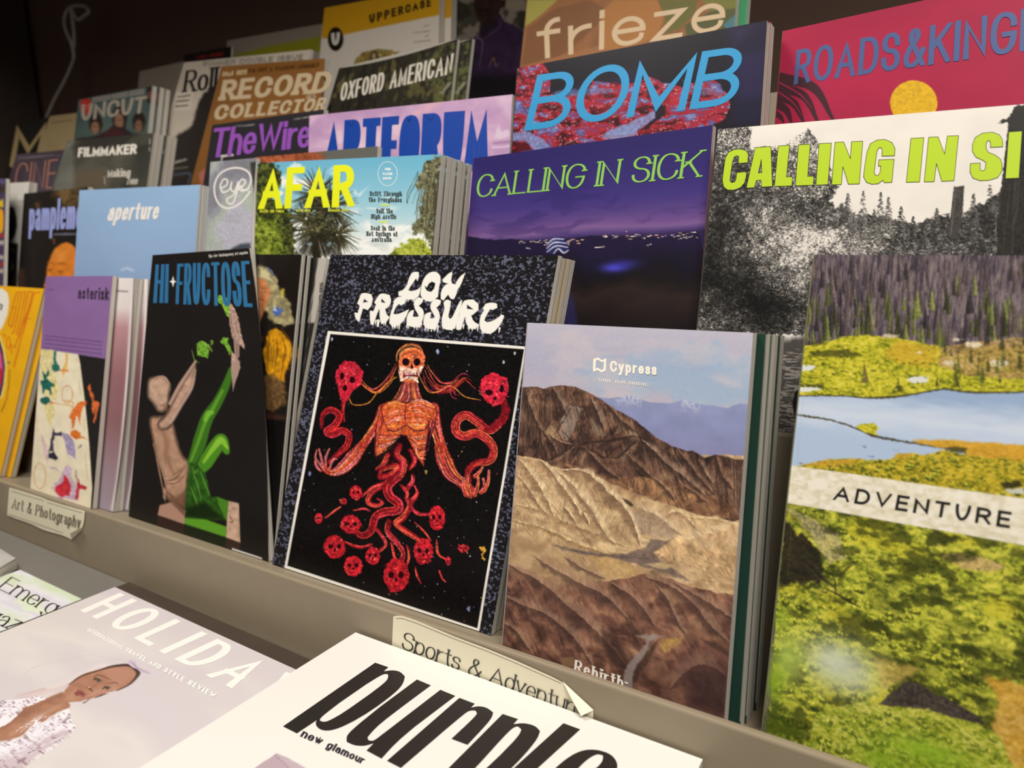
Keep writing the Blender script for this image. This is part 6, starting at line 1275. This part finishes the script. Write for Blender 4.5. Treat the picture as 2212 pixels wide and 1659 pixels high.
def art_trees(A):
    A.c[:] = hexc('#2c281f'); n = A.n(16, 30, 4, 3, warp=20); A.mix('#6b6238', sm(.5, .7, n) * .7); A.mix('#171411', sm(.52, .7, A.n(9, 60, 3, 8)) * .6)
    A.mix('#5f6a34', sm(.5, .66, A.n(9, 9, 4, 12)) * .8 * sm(.55, .9, A.x / A.sh.W)); A.fill(B2('1030,600 1090,530 1120,520 1060,600'), '#aaa58c', .7, 4, 2)
trees = mag('dark woodland magazine with narrow white slanted lettering and a curled right edge', (733, 147), (988, 84), (708, 232), (973, 216), .640, 3, .006, art_trees, 2.0, spine='#2c281f', bow=(0, 0, 7, 0))
T(trees, 'OXFORD AMERICAN', B2('412,532 1128,340 1112,470 396,648'), '#ddd6c6', 2.7, 2.2, gap=2.6)
copies(trees, ['second dark woodland magazine, pale page edge beyond the curled cover'], 'dark woodland magazines', dx=(.016,))
def art_frieze(A):
    A.c[:] = hexc('#95623a'); A.c *= (1 + .2 * (A.n(20, 50, 4, 3) - .5))[:, None]
    A.fill(B2('1590,0 1790,0 1690,90 1585,170'), '#a39a48', 1, 2); A.fill(B2('1560,420 1800,360 1950,250 2050,150 2100,60 2000,0 1760,60 1600,180'), '#7d5230', .8, 3); A.fill(B2('1560,430 1900,330 2150,270 2200,330 1550,440'), '#a5714a', .8, 5)
    A.fill(B3('-20,260 0,60 60,0 290,0 320,90 290,190 150,250'), '#b0763c', 1, 2); A.fill(B3('290,0 500,0 480,80 400,150 320,180 330,80'), '#6d6a34', 1, 2); A.fill(B3('430,130 560,60 700,30 700,140 440,190'), '#5a5c36', 1, 2); A.fill(B3('630,130 710,60 705,140 650,150'), '#4e7c86', 1, 2); A.fill(B3('500,-40 720,-60 710,40 560,60'), '#7c7a3c', 1, 2)
frieze = mag('brown magazine of rounded earthy shapes with big cream lowercase lettering', (1140, -4), (1596, -86), (1124, 145), (1587, 54), .648, 3, .010, art_frieze, 2.4, back='#3f8a62', spine='#7d5230')
T(frieze, 'frieze', [(1158, 44), (1574, -22), (1562, 66), (1162, 129)], '#dcc09a', 5.6, 5.2, gap=17, rw=.7)
def art_jade(A): A.c[:] = hexc('#4a9a6c')
frieze2 = mag('green magazine edge standing behind the earthy brown magazine in the fourth pocket', (1166, -8), (1623, -92), (1150, 143), (1613, 50), .6595, 3, .008, art_jade, 4, back='#3f8a62', spine='#3f8a62')

# ------------------------------------------------------------------ top pocket
def art_gold(A):
    A.c[:] = hexc('#ece2d4'); A.fill(B2('250,20 1100,-140 1100,80 1037,95 285,250'), '#dca51f', 1, 1.6)
    A.oval(B2('370,250')[0], 17, 26, '#1c1713', 1, 1.6)
    A.fill(B2('485,410 500,370 560,330 640,312 720,320 790,350 840,395 840,480 480,480'), '#9a8a4a', 1, 2); rnd = random.Random(2)
    for k in range(160): A.oval(B2('%f,%f' % (rnd.uniform(490, 835), rnd.uniform(325, 470)))[0], rnd.uniform(1, 4), rnd.uniform(1, 4), rnd.choice(['#c9a23c', '#7a4a34', '#e0d2a8', '#4f5a3a', '#a6a06a', '#b5672e']), .8 if True else 0, 1.5, 1, 3, k)
    A.fill(B2('480,330 560,318 500,372 480,420'), '#ece2d4', 1, 2); A.fill(B2('760,310 860,320 860,420 835,390'), '#ece2d4', 1, 2)
    A.oval(B2('615,360')[0], 9, 12, '#5a4c34', .9, 2); A.oval(B2('615,360')[0], 4, 7, '#c8b078', .9, 2)
    for yv, a, b in ((170, 935, 970), (210, 865, 975), (235, 945, 965), (270, 870, 975)): A.line(B2('%d,%d %d,%d' % (a, yv, b, yv - 12)), 2.2, '#a38a70', .8, 1.4, rough=.8, rs=2)
gold = mag('white and mustard yellow magazine with thin dark capitals and a round black monogram', (701, 17), (950, -28), (690, 125), (947, 110), .716, 4, .012, art_gold, 2.0, spine='#8a3a24')
T(gold, 'UPPERCASE', B2('584,94 980,-14 980,40 586,152'), '#3c2c14', 2.3, 2.2, gap=4)
T(gold, 'U', B2('342,212 398,205 396,286 342,294'), '#ece2d4', 3.6, 3.6)
copies(gold, ['second white and mustard magazine, page edges in shadow'], 'white and mustard magazines', dx=(.010,))
def art_man(A):
    A.c[:] = hexc('#7d736a'); A.mix('#3c3a2c', sm(.45, .6, A.n(20, 26, 4, 3)) * .9)
    A.fill(B2('1140,0 1200,20 1240,90 1180,130 1140,120'), '#2c2a1e', .9, 4, 4); A.fill(B2('1440,0 1600,0 1600,180 1540,140 1560,60 1460,60'), '#8a7d6c', .9, 6); A.fill(B2('1530,80 1600,60 1600,220 1540,160'), '#2c2a22', .9, 5, 4)
    A.fill(B2('1120,320 1200,260 1290,230 1300,180 1420,90 1450,140 1560,180 1600,260 1590,700 1100,700'), '#33223c', 1, 4, 2, 10, tex=.25, ts=14)
    A.fill(B2('1255,-60 1440,-60 1430,40 1410,110 1370,160 1310,170 1270,110 1255,30'), '#2f1f1b', 1, 4, 1, 10, tex=.3, ts=10); A.fill(B2('1430,0 1462,0 1455,40 1430,50'), '#2b1c18', 1, 3)
    A.line(B2('1290,70 1330,62 1350,70'), 4, '#1c120f', .8, 3); A.line(B2('1310,115 1340,108'), 4, '#3f2822', .7, 3); A.fill(B2('1290,160 1380,150 1420,90 1420,150 1310,240 1290,220'), '#241925', .9, 4)
    A.line(B2('1240,245 1300,250 1310,300 1290,420'), [3, 4, 2], '#6a5a6c', .7, 2); A.line(B2('1410,120 1420,170 1320,250'), [3, 4, 2], '#54405c', .7, 3); A.line(B2('1350,430 1380,370 1395,420 1420,405'), [2, 3, 2], '#8c6a50', .7, 2)
    A.fill(B2('1180,480 1560,480 1580,700 1150,700'), '#120e14', .9, 24)
man = mag('dusky magazine cover of a person in a dark zip collar jersey, top row', (985, -8), (1142, -36), (975, 110), (1117, 203), .7435, 4, .008, art_man, 2.0, spine='#2a2430')
def art_lime(A):
    A.c[:] = hexc('#9a9082'); A.fill(B1('1440,370 1700,300 2060,230 2060,420 1440,420'), '#9a9a24', 1, 8); A.fill(B1('1440,380 1900,330 2060,330 2060,430 1440,430'), '#b0a894', 1, 3)
lime = mag('grey magazine with an acid green wedge, behind the pale script music cover', (491, 88), (692, 52), (487, 160), (690, 160), .7435, 4, .006, art_lime, 3, spine='#8a8276')
def art_plain(A): A.c[:] = hexc('#968a7c')
plain = mag('plain taupe magazine corner showing behind the greenish music stack', (302, 154), (425, 126), (297, 200), (422, 200), .724, 4, .005, art_plain, 4, spine='#867a6c')
def art_blackred(A): A.c[:] = hexc('#1f1917'); A.line(B1('1265,368 1320,358'), 5, '#9a2320', .9, 2, rough=2); A.line(B1('1350,355 1420,345'), 6, '#9a2320', .9, 2, rough=2)
blackred = mag('black magazine with red lettering scraps, peeking above the pale script cover', (398, 118), (500, 100), (394, 180), (497, 180), .713, 4, .004, art_blackred, 3, spine='#1f1917')

# ------------------------------------------------------------------ flat magazines on the ledge
def H7(s): return pts(s, 0, 1134, 3.16)
def Z8(s): return pts(s, 600, 1300, 3.16)
def flat_mag(label, quad, z, t, paint, res, group=None, base='#ddd8d2', pages=None, back='#cfcac2', rough=.36, corner=0):
    """a magazine lying on its back at height z of its cover (relative to the eye)"""
    sh = Sheet(quad, N_UP, z)
    c = sh.pt([(.5, .5)])[0]
    root = tag(empty('magazine', (c[0], c[1], c[2] - t)), label, 'magazine', group)
    A = Art(sh, res, base); paint(A); o = A.mesh('front_cover', root, root.location, print_mat(rough))
    f = sh.pt(SQ, -.0004); dn = np.array([0, 0, -1.])
    F6 = [(3, 2, 1, 0), (4, 5, 6, 7), (0, 1, 5, 4), (1, 2, 6, 5), (2, 3, 7, 6), (3, 0, 4, 7)]
    pb = link_mesh('page_block', np.vstack([f, f + dn * (t - .0012)]), F6, pages or PAGES, root, root.location)
    a = pb.data.attributes.new('sheet', 'FLOAT', 'POINT'); a.data.foreach_set('value', [3.0] * 4 + [3.0 + t * 1000] * 4)
    link_mesh('back_cover', np.vstack([f + dn * (t - .0011), f + dn * (t - .0006)]), F6, mat('cover_' + back.lstrip('#'), back, .45), root, root.location)
    root['t'] = t
    return root, sh
def flat_copies(m, labels, group):
    root, sh = m; root['group'] = group
    rnd = random.Random(len(labels))
    for i, lab in enumerate(labels):
        c = root.copy(); col.objects.link(c); c['label'] = lab
        c.location = (root.location[0] + rnd.uniform(-.003, .003), root.location[1] + rnd.uniform(-.003, 0), root.location[2] - (root['t'] + .0003) * (i + 1))
        for ch in root.children:
            if ch.name.startswith(('lettering', 'emblem')): continue
            k = ch.copy(); col.objects.link(k); k.parent = c
def art_bride(A):
    t = A.y / A.sh.Hh; n = A.n(220, 160, 3, 3)
    A.c = A.ramp(n, [(.3, '#d6cfcd'), (.5, '#dcd6d2'), (.7, '#d3cbce')])
    A.mix('#cfc4cc', .5 * sm(.35, 0, t)); f = H7
    # person in a white lace top and veil
    A.fill(f('130,1160 330,1170 500,1060 640,990 760,960 700,940 560,1010 420,1080 280,1130'), '#e2d6d2', .8, 12)
    A.line(f('840,945 640,1000 430,1110 140,1170'), [1, 5, 14, 20], '#cdb9b8', .5, 8); A.line(f('140,1160 300,1120'), [3, 10], '#c7a9a6', .5, 4)
    A.line(f('225,1060 170,1020 260,960 420,930 600,890 830,920'), 1.0, '#c3b4b0', .7, 1.4)
    skin = [(.25, '#7d5340'), (.45, '#a97a61'), (.6, '#bf8f75'), (.8, '#cfa38b')]
    A.fill(f('-40,1400 100,1290 180,1230 330,1180 430,1140 480,1230 470,1250 380,1280 330,1320 290,1350 250,1330 160,1430 60,1470 -40,1480'), '#a87a63', 1, 4, 2, 12, tex=.12, ts=16)
    A.line(f('20,1380 150,1290 300,1210 430,1150'), [10, 18, 14, 10], '#8a5f4c', .5, 10); A.line(f('80,1430 240,1320 420,1230'), [8, 16, 8], '#c39a82', .5, 10)
    A.fill(f('425,1165 455,1110 520,1050 590,1010 680,985 780,965 880,960 925,990 935,1025 900,1080 830,1120 730,1145 640,1180 540,1205 470,1210 435,1195'), '#a97a63', 1, 3, 1, 10, tex=.08, ts=16)
    A.fill(f('690,985 860,962 925,995 930,1030 860,1090 780,1110 740,1060'), '#b98a76', .7, 14); A.fill(f('440,1190 520,1110 560,1170 500,1205'), '#c0927a', .6, 10); A.fill(f('560,1190 720,1140 830,1115 740,1100 640,1130'), '#c59a85', .6, 10)
    A.line(f('700,985 770,965 880,958 940,1000 930,1040 880,1090 800,1130'), [4, 7, 10, 9, 5, 3, 2], '#3a2a24', .9, 4); A.line(f('470,1090 560,1030 700,985'), [2, 5, 4], '#4a352c', .8, 3)
    A.line(f('640,1060 655,1048 690,1062'), [2, 5, 2], '#3a2a26', .85, 3); A.oval(f('672,1060')[0], 5, 4, '#4a4a46', .9, 2); A.line(f('640,1040 670,1025 720,1040 760,1060'), [2, 4, 3, 1], '#5a4034', .7, 3)
    A.line(f('700,1120 725,1105 755,1112'), [2, 5, 2], '#3a2a26', .85, 3); A.oval(f('733,1113')[0], 4, 4, '#4a4a46', .9, 2); A.line(f('735,1085 780,1075 805,1085'), [1, 4, 2], '#5a4034', .7, 3)
    A.line(f('700,1060 650,1095 605,1110'), [3, 6, 7], '#8f6350', .5, 6); A.line(f('600,1110 615,1120 630,1135'), [4, 5, 3], '#5d3c30', .8, 3); A.oval(f('607,1108')[0], 3, 2, '#d2a890', .8, 2)
    A.fill(f('505,1150 530,1125 560,1130 585,1155 570,1175 545,1165 520,1170'), '#8f4f4c', .9, 3); A.line(f('515,1155 545,1145 575,1165'), [1, 2, 1], '#5d2c2c', .9, 1.5)
    A.line(f('570,1215 595,1200 610,1190'), [4, 3, 2], '#7d7468', .9, 2); A.line(f('650,1180 700,1160 735,1150'), [2, 4, 1], '#4a2f26', .8, 2)
    A.fill(f('870,945 880,918 920,925 935,960 960,975 1030,1005 1020,1022 960,1005 935,985 900,970'), '#c9bccb', 1, 2, 1); A.line(f('885,935 915,950 935,975 1010,1010'), [2, 4, 4, 2], '#a595a8', .8, 2)
    lace = [(.35, '#a58b92'), (.47, '#c3b6c2'), (.56, '#dfd8e0'), (.7, '#efeaee')]
    for p, sd in (('-40,1200 140,1190 250,1170 330,1180 250,1215 170,1240 120,1300 60,1350 -40,1400', 4), ('160,1450 250,1330 290,1350 350,1310 470,1245 480,1300 515,1390 490,1430 420,1480 330,1540 240,1600 130,1680 -40,1720 -40,1500 60,1470', 6)):
        idx, m = A.poly_mask(f(p), 2, 3, 8, sd); n = A.n(9, 7, 3, sd + 20, True, 18, idx=idx); A.mix(A.ramp(n, lace), m, idx)
    A.fill(f('-40,1600 60,1560 200,1500 420,1400 490,1400 470,1440 300,1540 130,1680 -40,1720'), '#8d6a70', .35, 8); A.strands(f('20,1640 200,1550 420,1430'), [40, 50, 40], ['#eae4ea', '#d8d0d8'], 14, 1.6, 4, 4, .9)
    A.strands(f('180,1450 320,1370 470,1290'), [40, 60, 50], ['#f2eef2', '#cabfca', '#e6dfe6'], 14, 1.6, 5, 4, .8)
bride = flat_mag('pale lilac grey magazine of a person in white lace and veil, lying on the ledge', [(248, 1268), (678, 1464), (40, 1830), (-330, 1499)], -.297, .0064, art_bride, 2.2, back='#cfc8c8', rough=.30)
T(bride, 'HOLIDAY', H7('818,462 2140,1085 1822,1240 545,583'), '#f4f1ea', 7.4, 6.4, gap=23, rw=.75, lift=.0001)
T(bride, 'INTERNATIONAL TRAVEL AND STYLE REVIEW', H7('612,702 1482,1152 1462,1186 590,722'), '#f6f3ee', 1.45, .8, gap=2.0, lift=.0001)
def art_umber(A): A.c[:] = hexc('#4b3f37'); A.c *= (1 + .2 * (A.n(60, 60, 3, 3) - .5))[:, None]
umber = flat_mag('dark brown magazine lying under the pale lilac grey one, against the lip', [(279, 1257), (730, 1450), (120, 1800), (-300, 1490)], -.3037, .0037, art_umber, 5, back='#3a322c')
def art_cloud(A):
    n = A.n(70, 50, 4, 3, warp=50); A.c = A.ramp(n, [(.3, '#d0dcbe'), (.45, '#dde0da'), (.55, '#e3e3e6'), (.7, '#d6d3e0'), (.8, '#dbe6cc')])
cloud = flat_mag('white magazine with soft green and lilac tints and large thin serif lettering, left ledge', [(44, 1231), (177, 1294), (-300, 1484), (-400, 1384)], -.304, .0034, art_cloud, 3, back='#3f3f3c', rough=.34)
T(cloud, 'Emerge', H7('78,352 500,560 420,650 -20,432'), '#2c2a26', 1.7, .8, serif=2.2, gap=3, lift=.0002); T(cloud, 'Magaz', H7('-190,492 190,640 85,722 -290,570'), '#2c2a26', 1.7, .8, serif=2.2, gap=3, lift=.0002)
def art_grey(A): A.c[:] = hexc('#b9b7b2'); A.c *= (1 + .2 * (A.n(60, 40, 3, 3) - .5))[:, None]
grey = flat_mag('silver grey magazine at the far left end of the ledge, mostly out of view', [(-120, 1110), (34, 1206), (-60, 1262), (-260, 1160)], -.295, .0124, art_grey, 4, back='#4a4845')
def art_white(A):
    A.c[:] = hexc('#e9e6df'); f = Z8
    A.fill(f('-10,1035 60,1062 190,1134 100,1300 -260,1200'), '#b8a4ad', 1, 1.6); A.line(f('-20,1050 60,1120 140,1240'), 1.5, '#8f7c86', .8); A.fill(f('-10,1035 60,1062 190,1134 150,1180 60,1110'), '#c4b2ba', .6, 6)
white = flat_mag('white fashion magazine with huge slanted black lettering, topmost of its pile on the ledge', [(768, 1366), (1518, 1640), (1200, 2330), (75, 1800)], -.2690, .0074, art_white, 3, back='#e2dfd8', rough=.28)
K = '#272320'
for o, h in (('665,415 755,446 722,474 790,465 840,478 868,510 855,562 800,622 640,742 480,836 370,879 300,878 262,850 258,820 268,806 130,898 35,850', '720,490 750,493 756,510 740,545 620,635 450,755 350,812 310,820 287,810 290,790 420,690 600,565'),
             ('950,530 1045,570 850,715 700,830 640,890 612,925 620,945 650,950 680,930 1110,600 1212,642 840,925 708,1070 605,1015 655,965 590,985 520,980 470,955 468,915 520,860 700,715', None),
             ('1240,655 1345,695 1318,722 1370,710 1430,722 1470,755 1460,800 1295,976 1185,935 1340,790 1360,762 1350,742 1310,740 1262,772 840,1134 745,1085', None),
             ('1535,765 1640,800 1608,835 1680,825 1760,846 1790,882 1775,932 1680,1050 1540,1190 1400,1290 1300,1310 1250,1290 1240,1250 1255,1235 1130,1330 1020,1280', '1600,856 1640,850 1662,870 1650,910 1480,1085 1330,1215 1285,1235 1270,1215 1380,1100'),
             ('1950,828 2065,870 1560,1330 1450,1280', None)):
    S(white, [Z8(o)] + ([Z8(h)] if h else []), K, lift=.0002, name='lettering')
e8 = lambda s: pts(s, 1040, 1134, 3.16)
S(white, [e8('400,1760 480,1680 580,1592 680,1537 780,1530 880,1560 925,1612 930,1665 880,1740 760,1800 700,1780 760,1720 690,1740 560,1880 420,1950 340,1900'), e8('720,1600 790,1560 830,1574 828,1612 780,1665 690,1690 650,1670')], K, lift=.0002, name='lettering')
T(white, 'new glamour', Z8('184,868 604,1062 578,1108 150,918'), '#22222a', 2.3, 1.3, gap=1.5, lift=.0001)
flat_copies(white, ['white fashion magazine directly beneath the topmost one of the ledge pile', 'third white fashion magazine from the top of the ledge pile', 'fourth white fashion magazine from the top of the ledge pile', 'lowest white fashion magazine of the ledge pile'], 'white fashion magazines piled on the ledge')

# ------------------------------------------------------------------ paper shelf labels on the lip
def sign(label, outline, fold, curl, lines, text, tq, colr, a, b, s):
    sh = Sheet([(p[0], p[1]) for p in outline['q']], N_FRONT, -LIP_Y)
    root = tag(empty('shelf_label', sh.pt([(.5, 1)], .0006)[0]), label, 'label')
    o = shape(sh, root, root.location, [outline['p']], '#efe7cb', lift=.0007, name='paper')
    sol = o.modifiers.new('thickness', 'SOLIDIFY'); sol.thickness = .0003; sol.offset = -1
    ringm = [outline['p']]
    T((root, sh), text, tq, colr, a, b, serif=s, lift=.0012, gap=2.2)
    for q in lines:
        n = len(q); up = np.array([0, 1.0])
        polys = [[q[i], q[i + 1], q[i + 1] + up, q[i] + up] for i in range(n - 1)]
        flat_quads(sh, root, root.location, polys, '#6a634c', .0011, 'border_line')
    # peeled corner folding forward
    w_ = [sh.px([p], l)[0] for p, l in zip(fold, curl)]
    f = link_mesh('curled_corner', w_, [tuple(range(len(w_)))], mat('paper_back', '#f1ead2', .7, .2), root, root.location)
    sol = f.modifiers.new('thickness', 'SOLIDIFY'); sol.thickness = .0003
    return root
q5 = lambda s: pts(s, 0, 1000, 3.16)
sign('small cream paper shelf label with a torn curling corner, lower left on the tan lip', {'q': q5('60,165 585,325 575,490 45,355'), 'p': q5('65,168 110,180 300,240 318,252 450,292 580,328 576,400 560,452 490,522 430,492 300,460 215,415 110,380 50,356')},
     q5('560,452 490,522 478,478 552,440'), (.001, .001, .006, .004), [q5('75,190 300,258'), q5('320,268 560,340'), q5('62,350 215,402 430,478')], 'Art & Photography', q5('90,236 552,372 545,448 80,308'), '#5c5646', 1.05, .5, 1.2)
sign('long cream paper shelf label with a folded right corner, above the white fashion pile', {'q': Z8('785,92 2160,640 2150,1000 775,480'), 'p': Z8('790,100 805,95 850,96 950,130 1200,235 1440,325 1640,408 1800,480 1945,545 2060,660 2155,740 2148,960 775,470')},
     Z8('1945,545 2155,740 2070,780 1990,640'), (.001, .001, .007, .005), [Z8('808,112 850,112 950,146 1200,250 1440,340 1640,424 1800,496 1935,556'), Z8('2138,745 2132,835')], 'Sports & Adventure', Z8('866,203 2098,682 2076,796 840,315'), '#33342f', 1.9, .8, 2.0)

# ------------------------------------------------------------------ cord hanging in the dark corner
def cord(name, label, pl, Y, r):
    P3 = unproject(spline(B1(pl), 6), N_FRONT, -Y); n = len(P3); V, Fc = [], []
    tn = np.gradient(P3, axis=0); tn /= np.linalg.norm(tn, axis=1)[:, None]
    for i in range(n):
        a = np.array([0, 1., 0]); b = np.cross(tn[i], a); b /= np.linalg.norm(b)
        yo = .004 * math.sin(i * .12)
        for k in range(8): V.append(P3[i] + a * (yo + r * math.cos(k * math.pi / 4)) + b * r * math.sin(k * math.pi / 4))
    for i in range(n - 1):
        for k in range(8): Fc.append((i * 8 + k, i * 8 + (k + 1) % 8, i * 8 + 8 + (k + 1) % 8, i * 8 + 8 + k))
    o = link_mesh(name, V, Fc, mat('grey_cord_jacket', '#9a9188', .5, .4)); tag(o, label, 'cord')
    for p in o.data.polygons: p.use_smooth = True
    return o
cord('power_cord', 'thin grey cord looped and tied, hanging in the dark upper left corner', '300,750 340,640 400,520 450,410 470,350 462,270 440,210 425,130 445,60 490,35 535,40 555,70 530,100 500,125 480,90 472,60 478,130 480,220 470,300', .80, .0036)
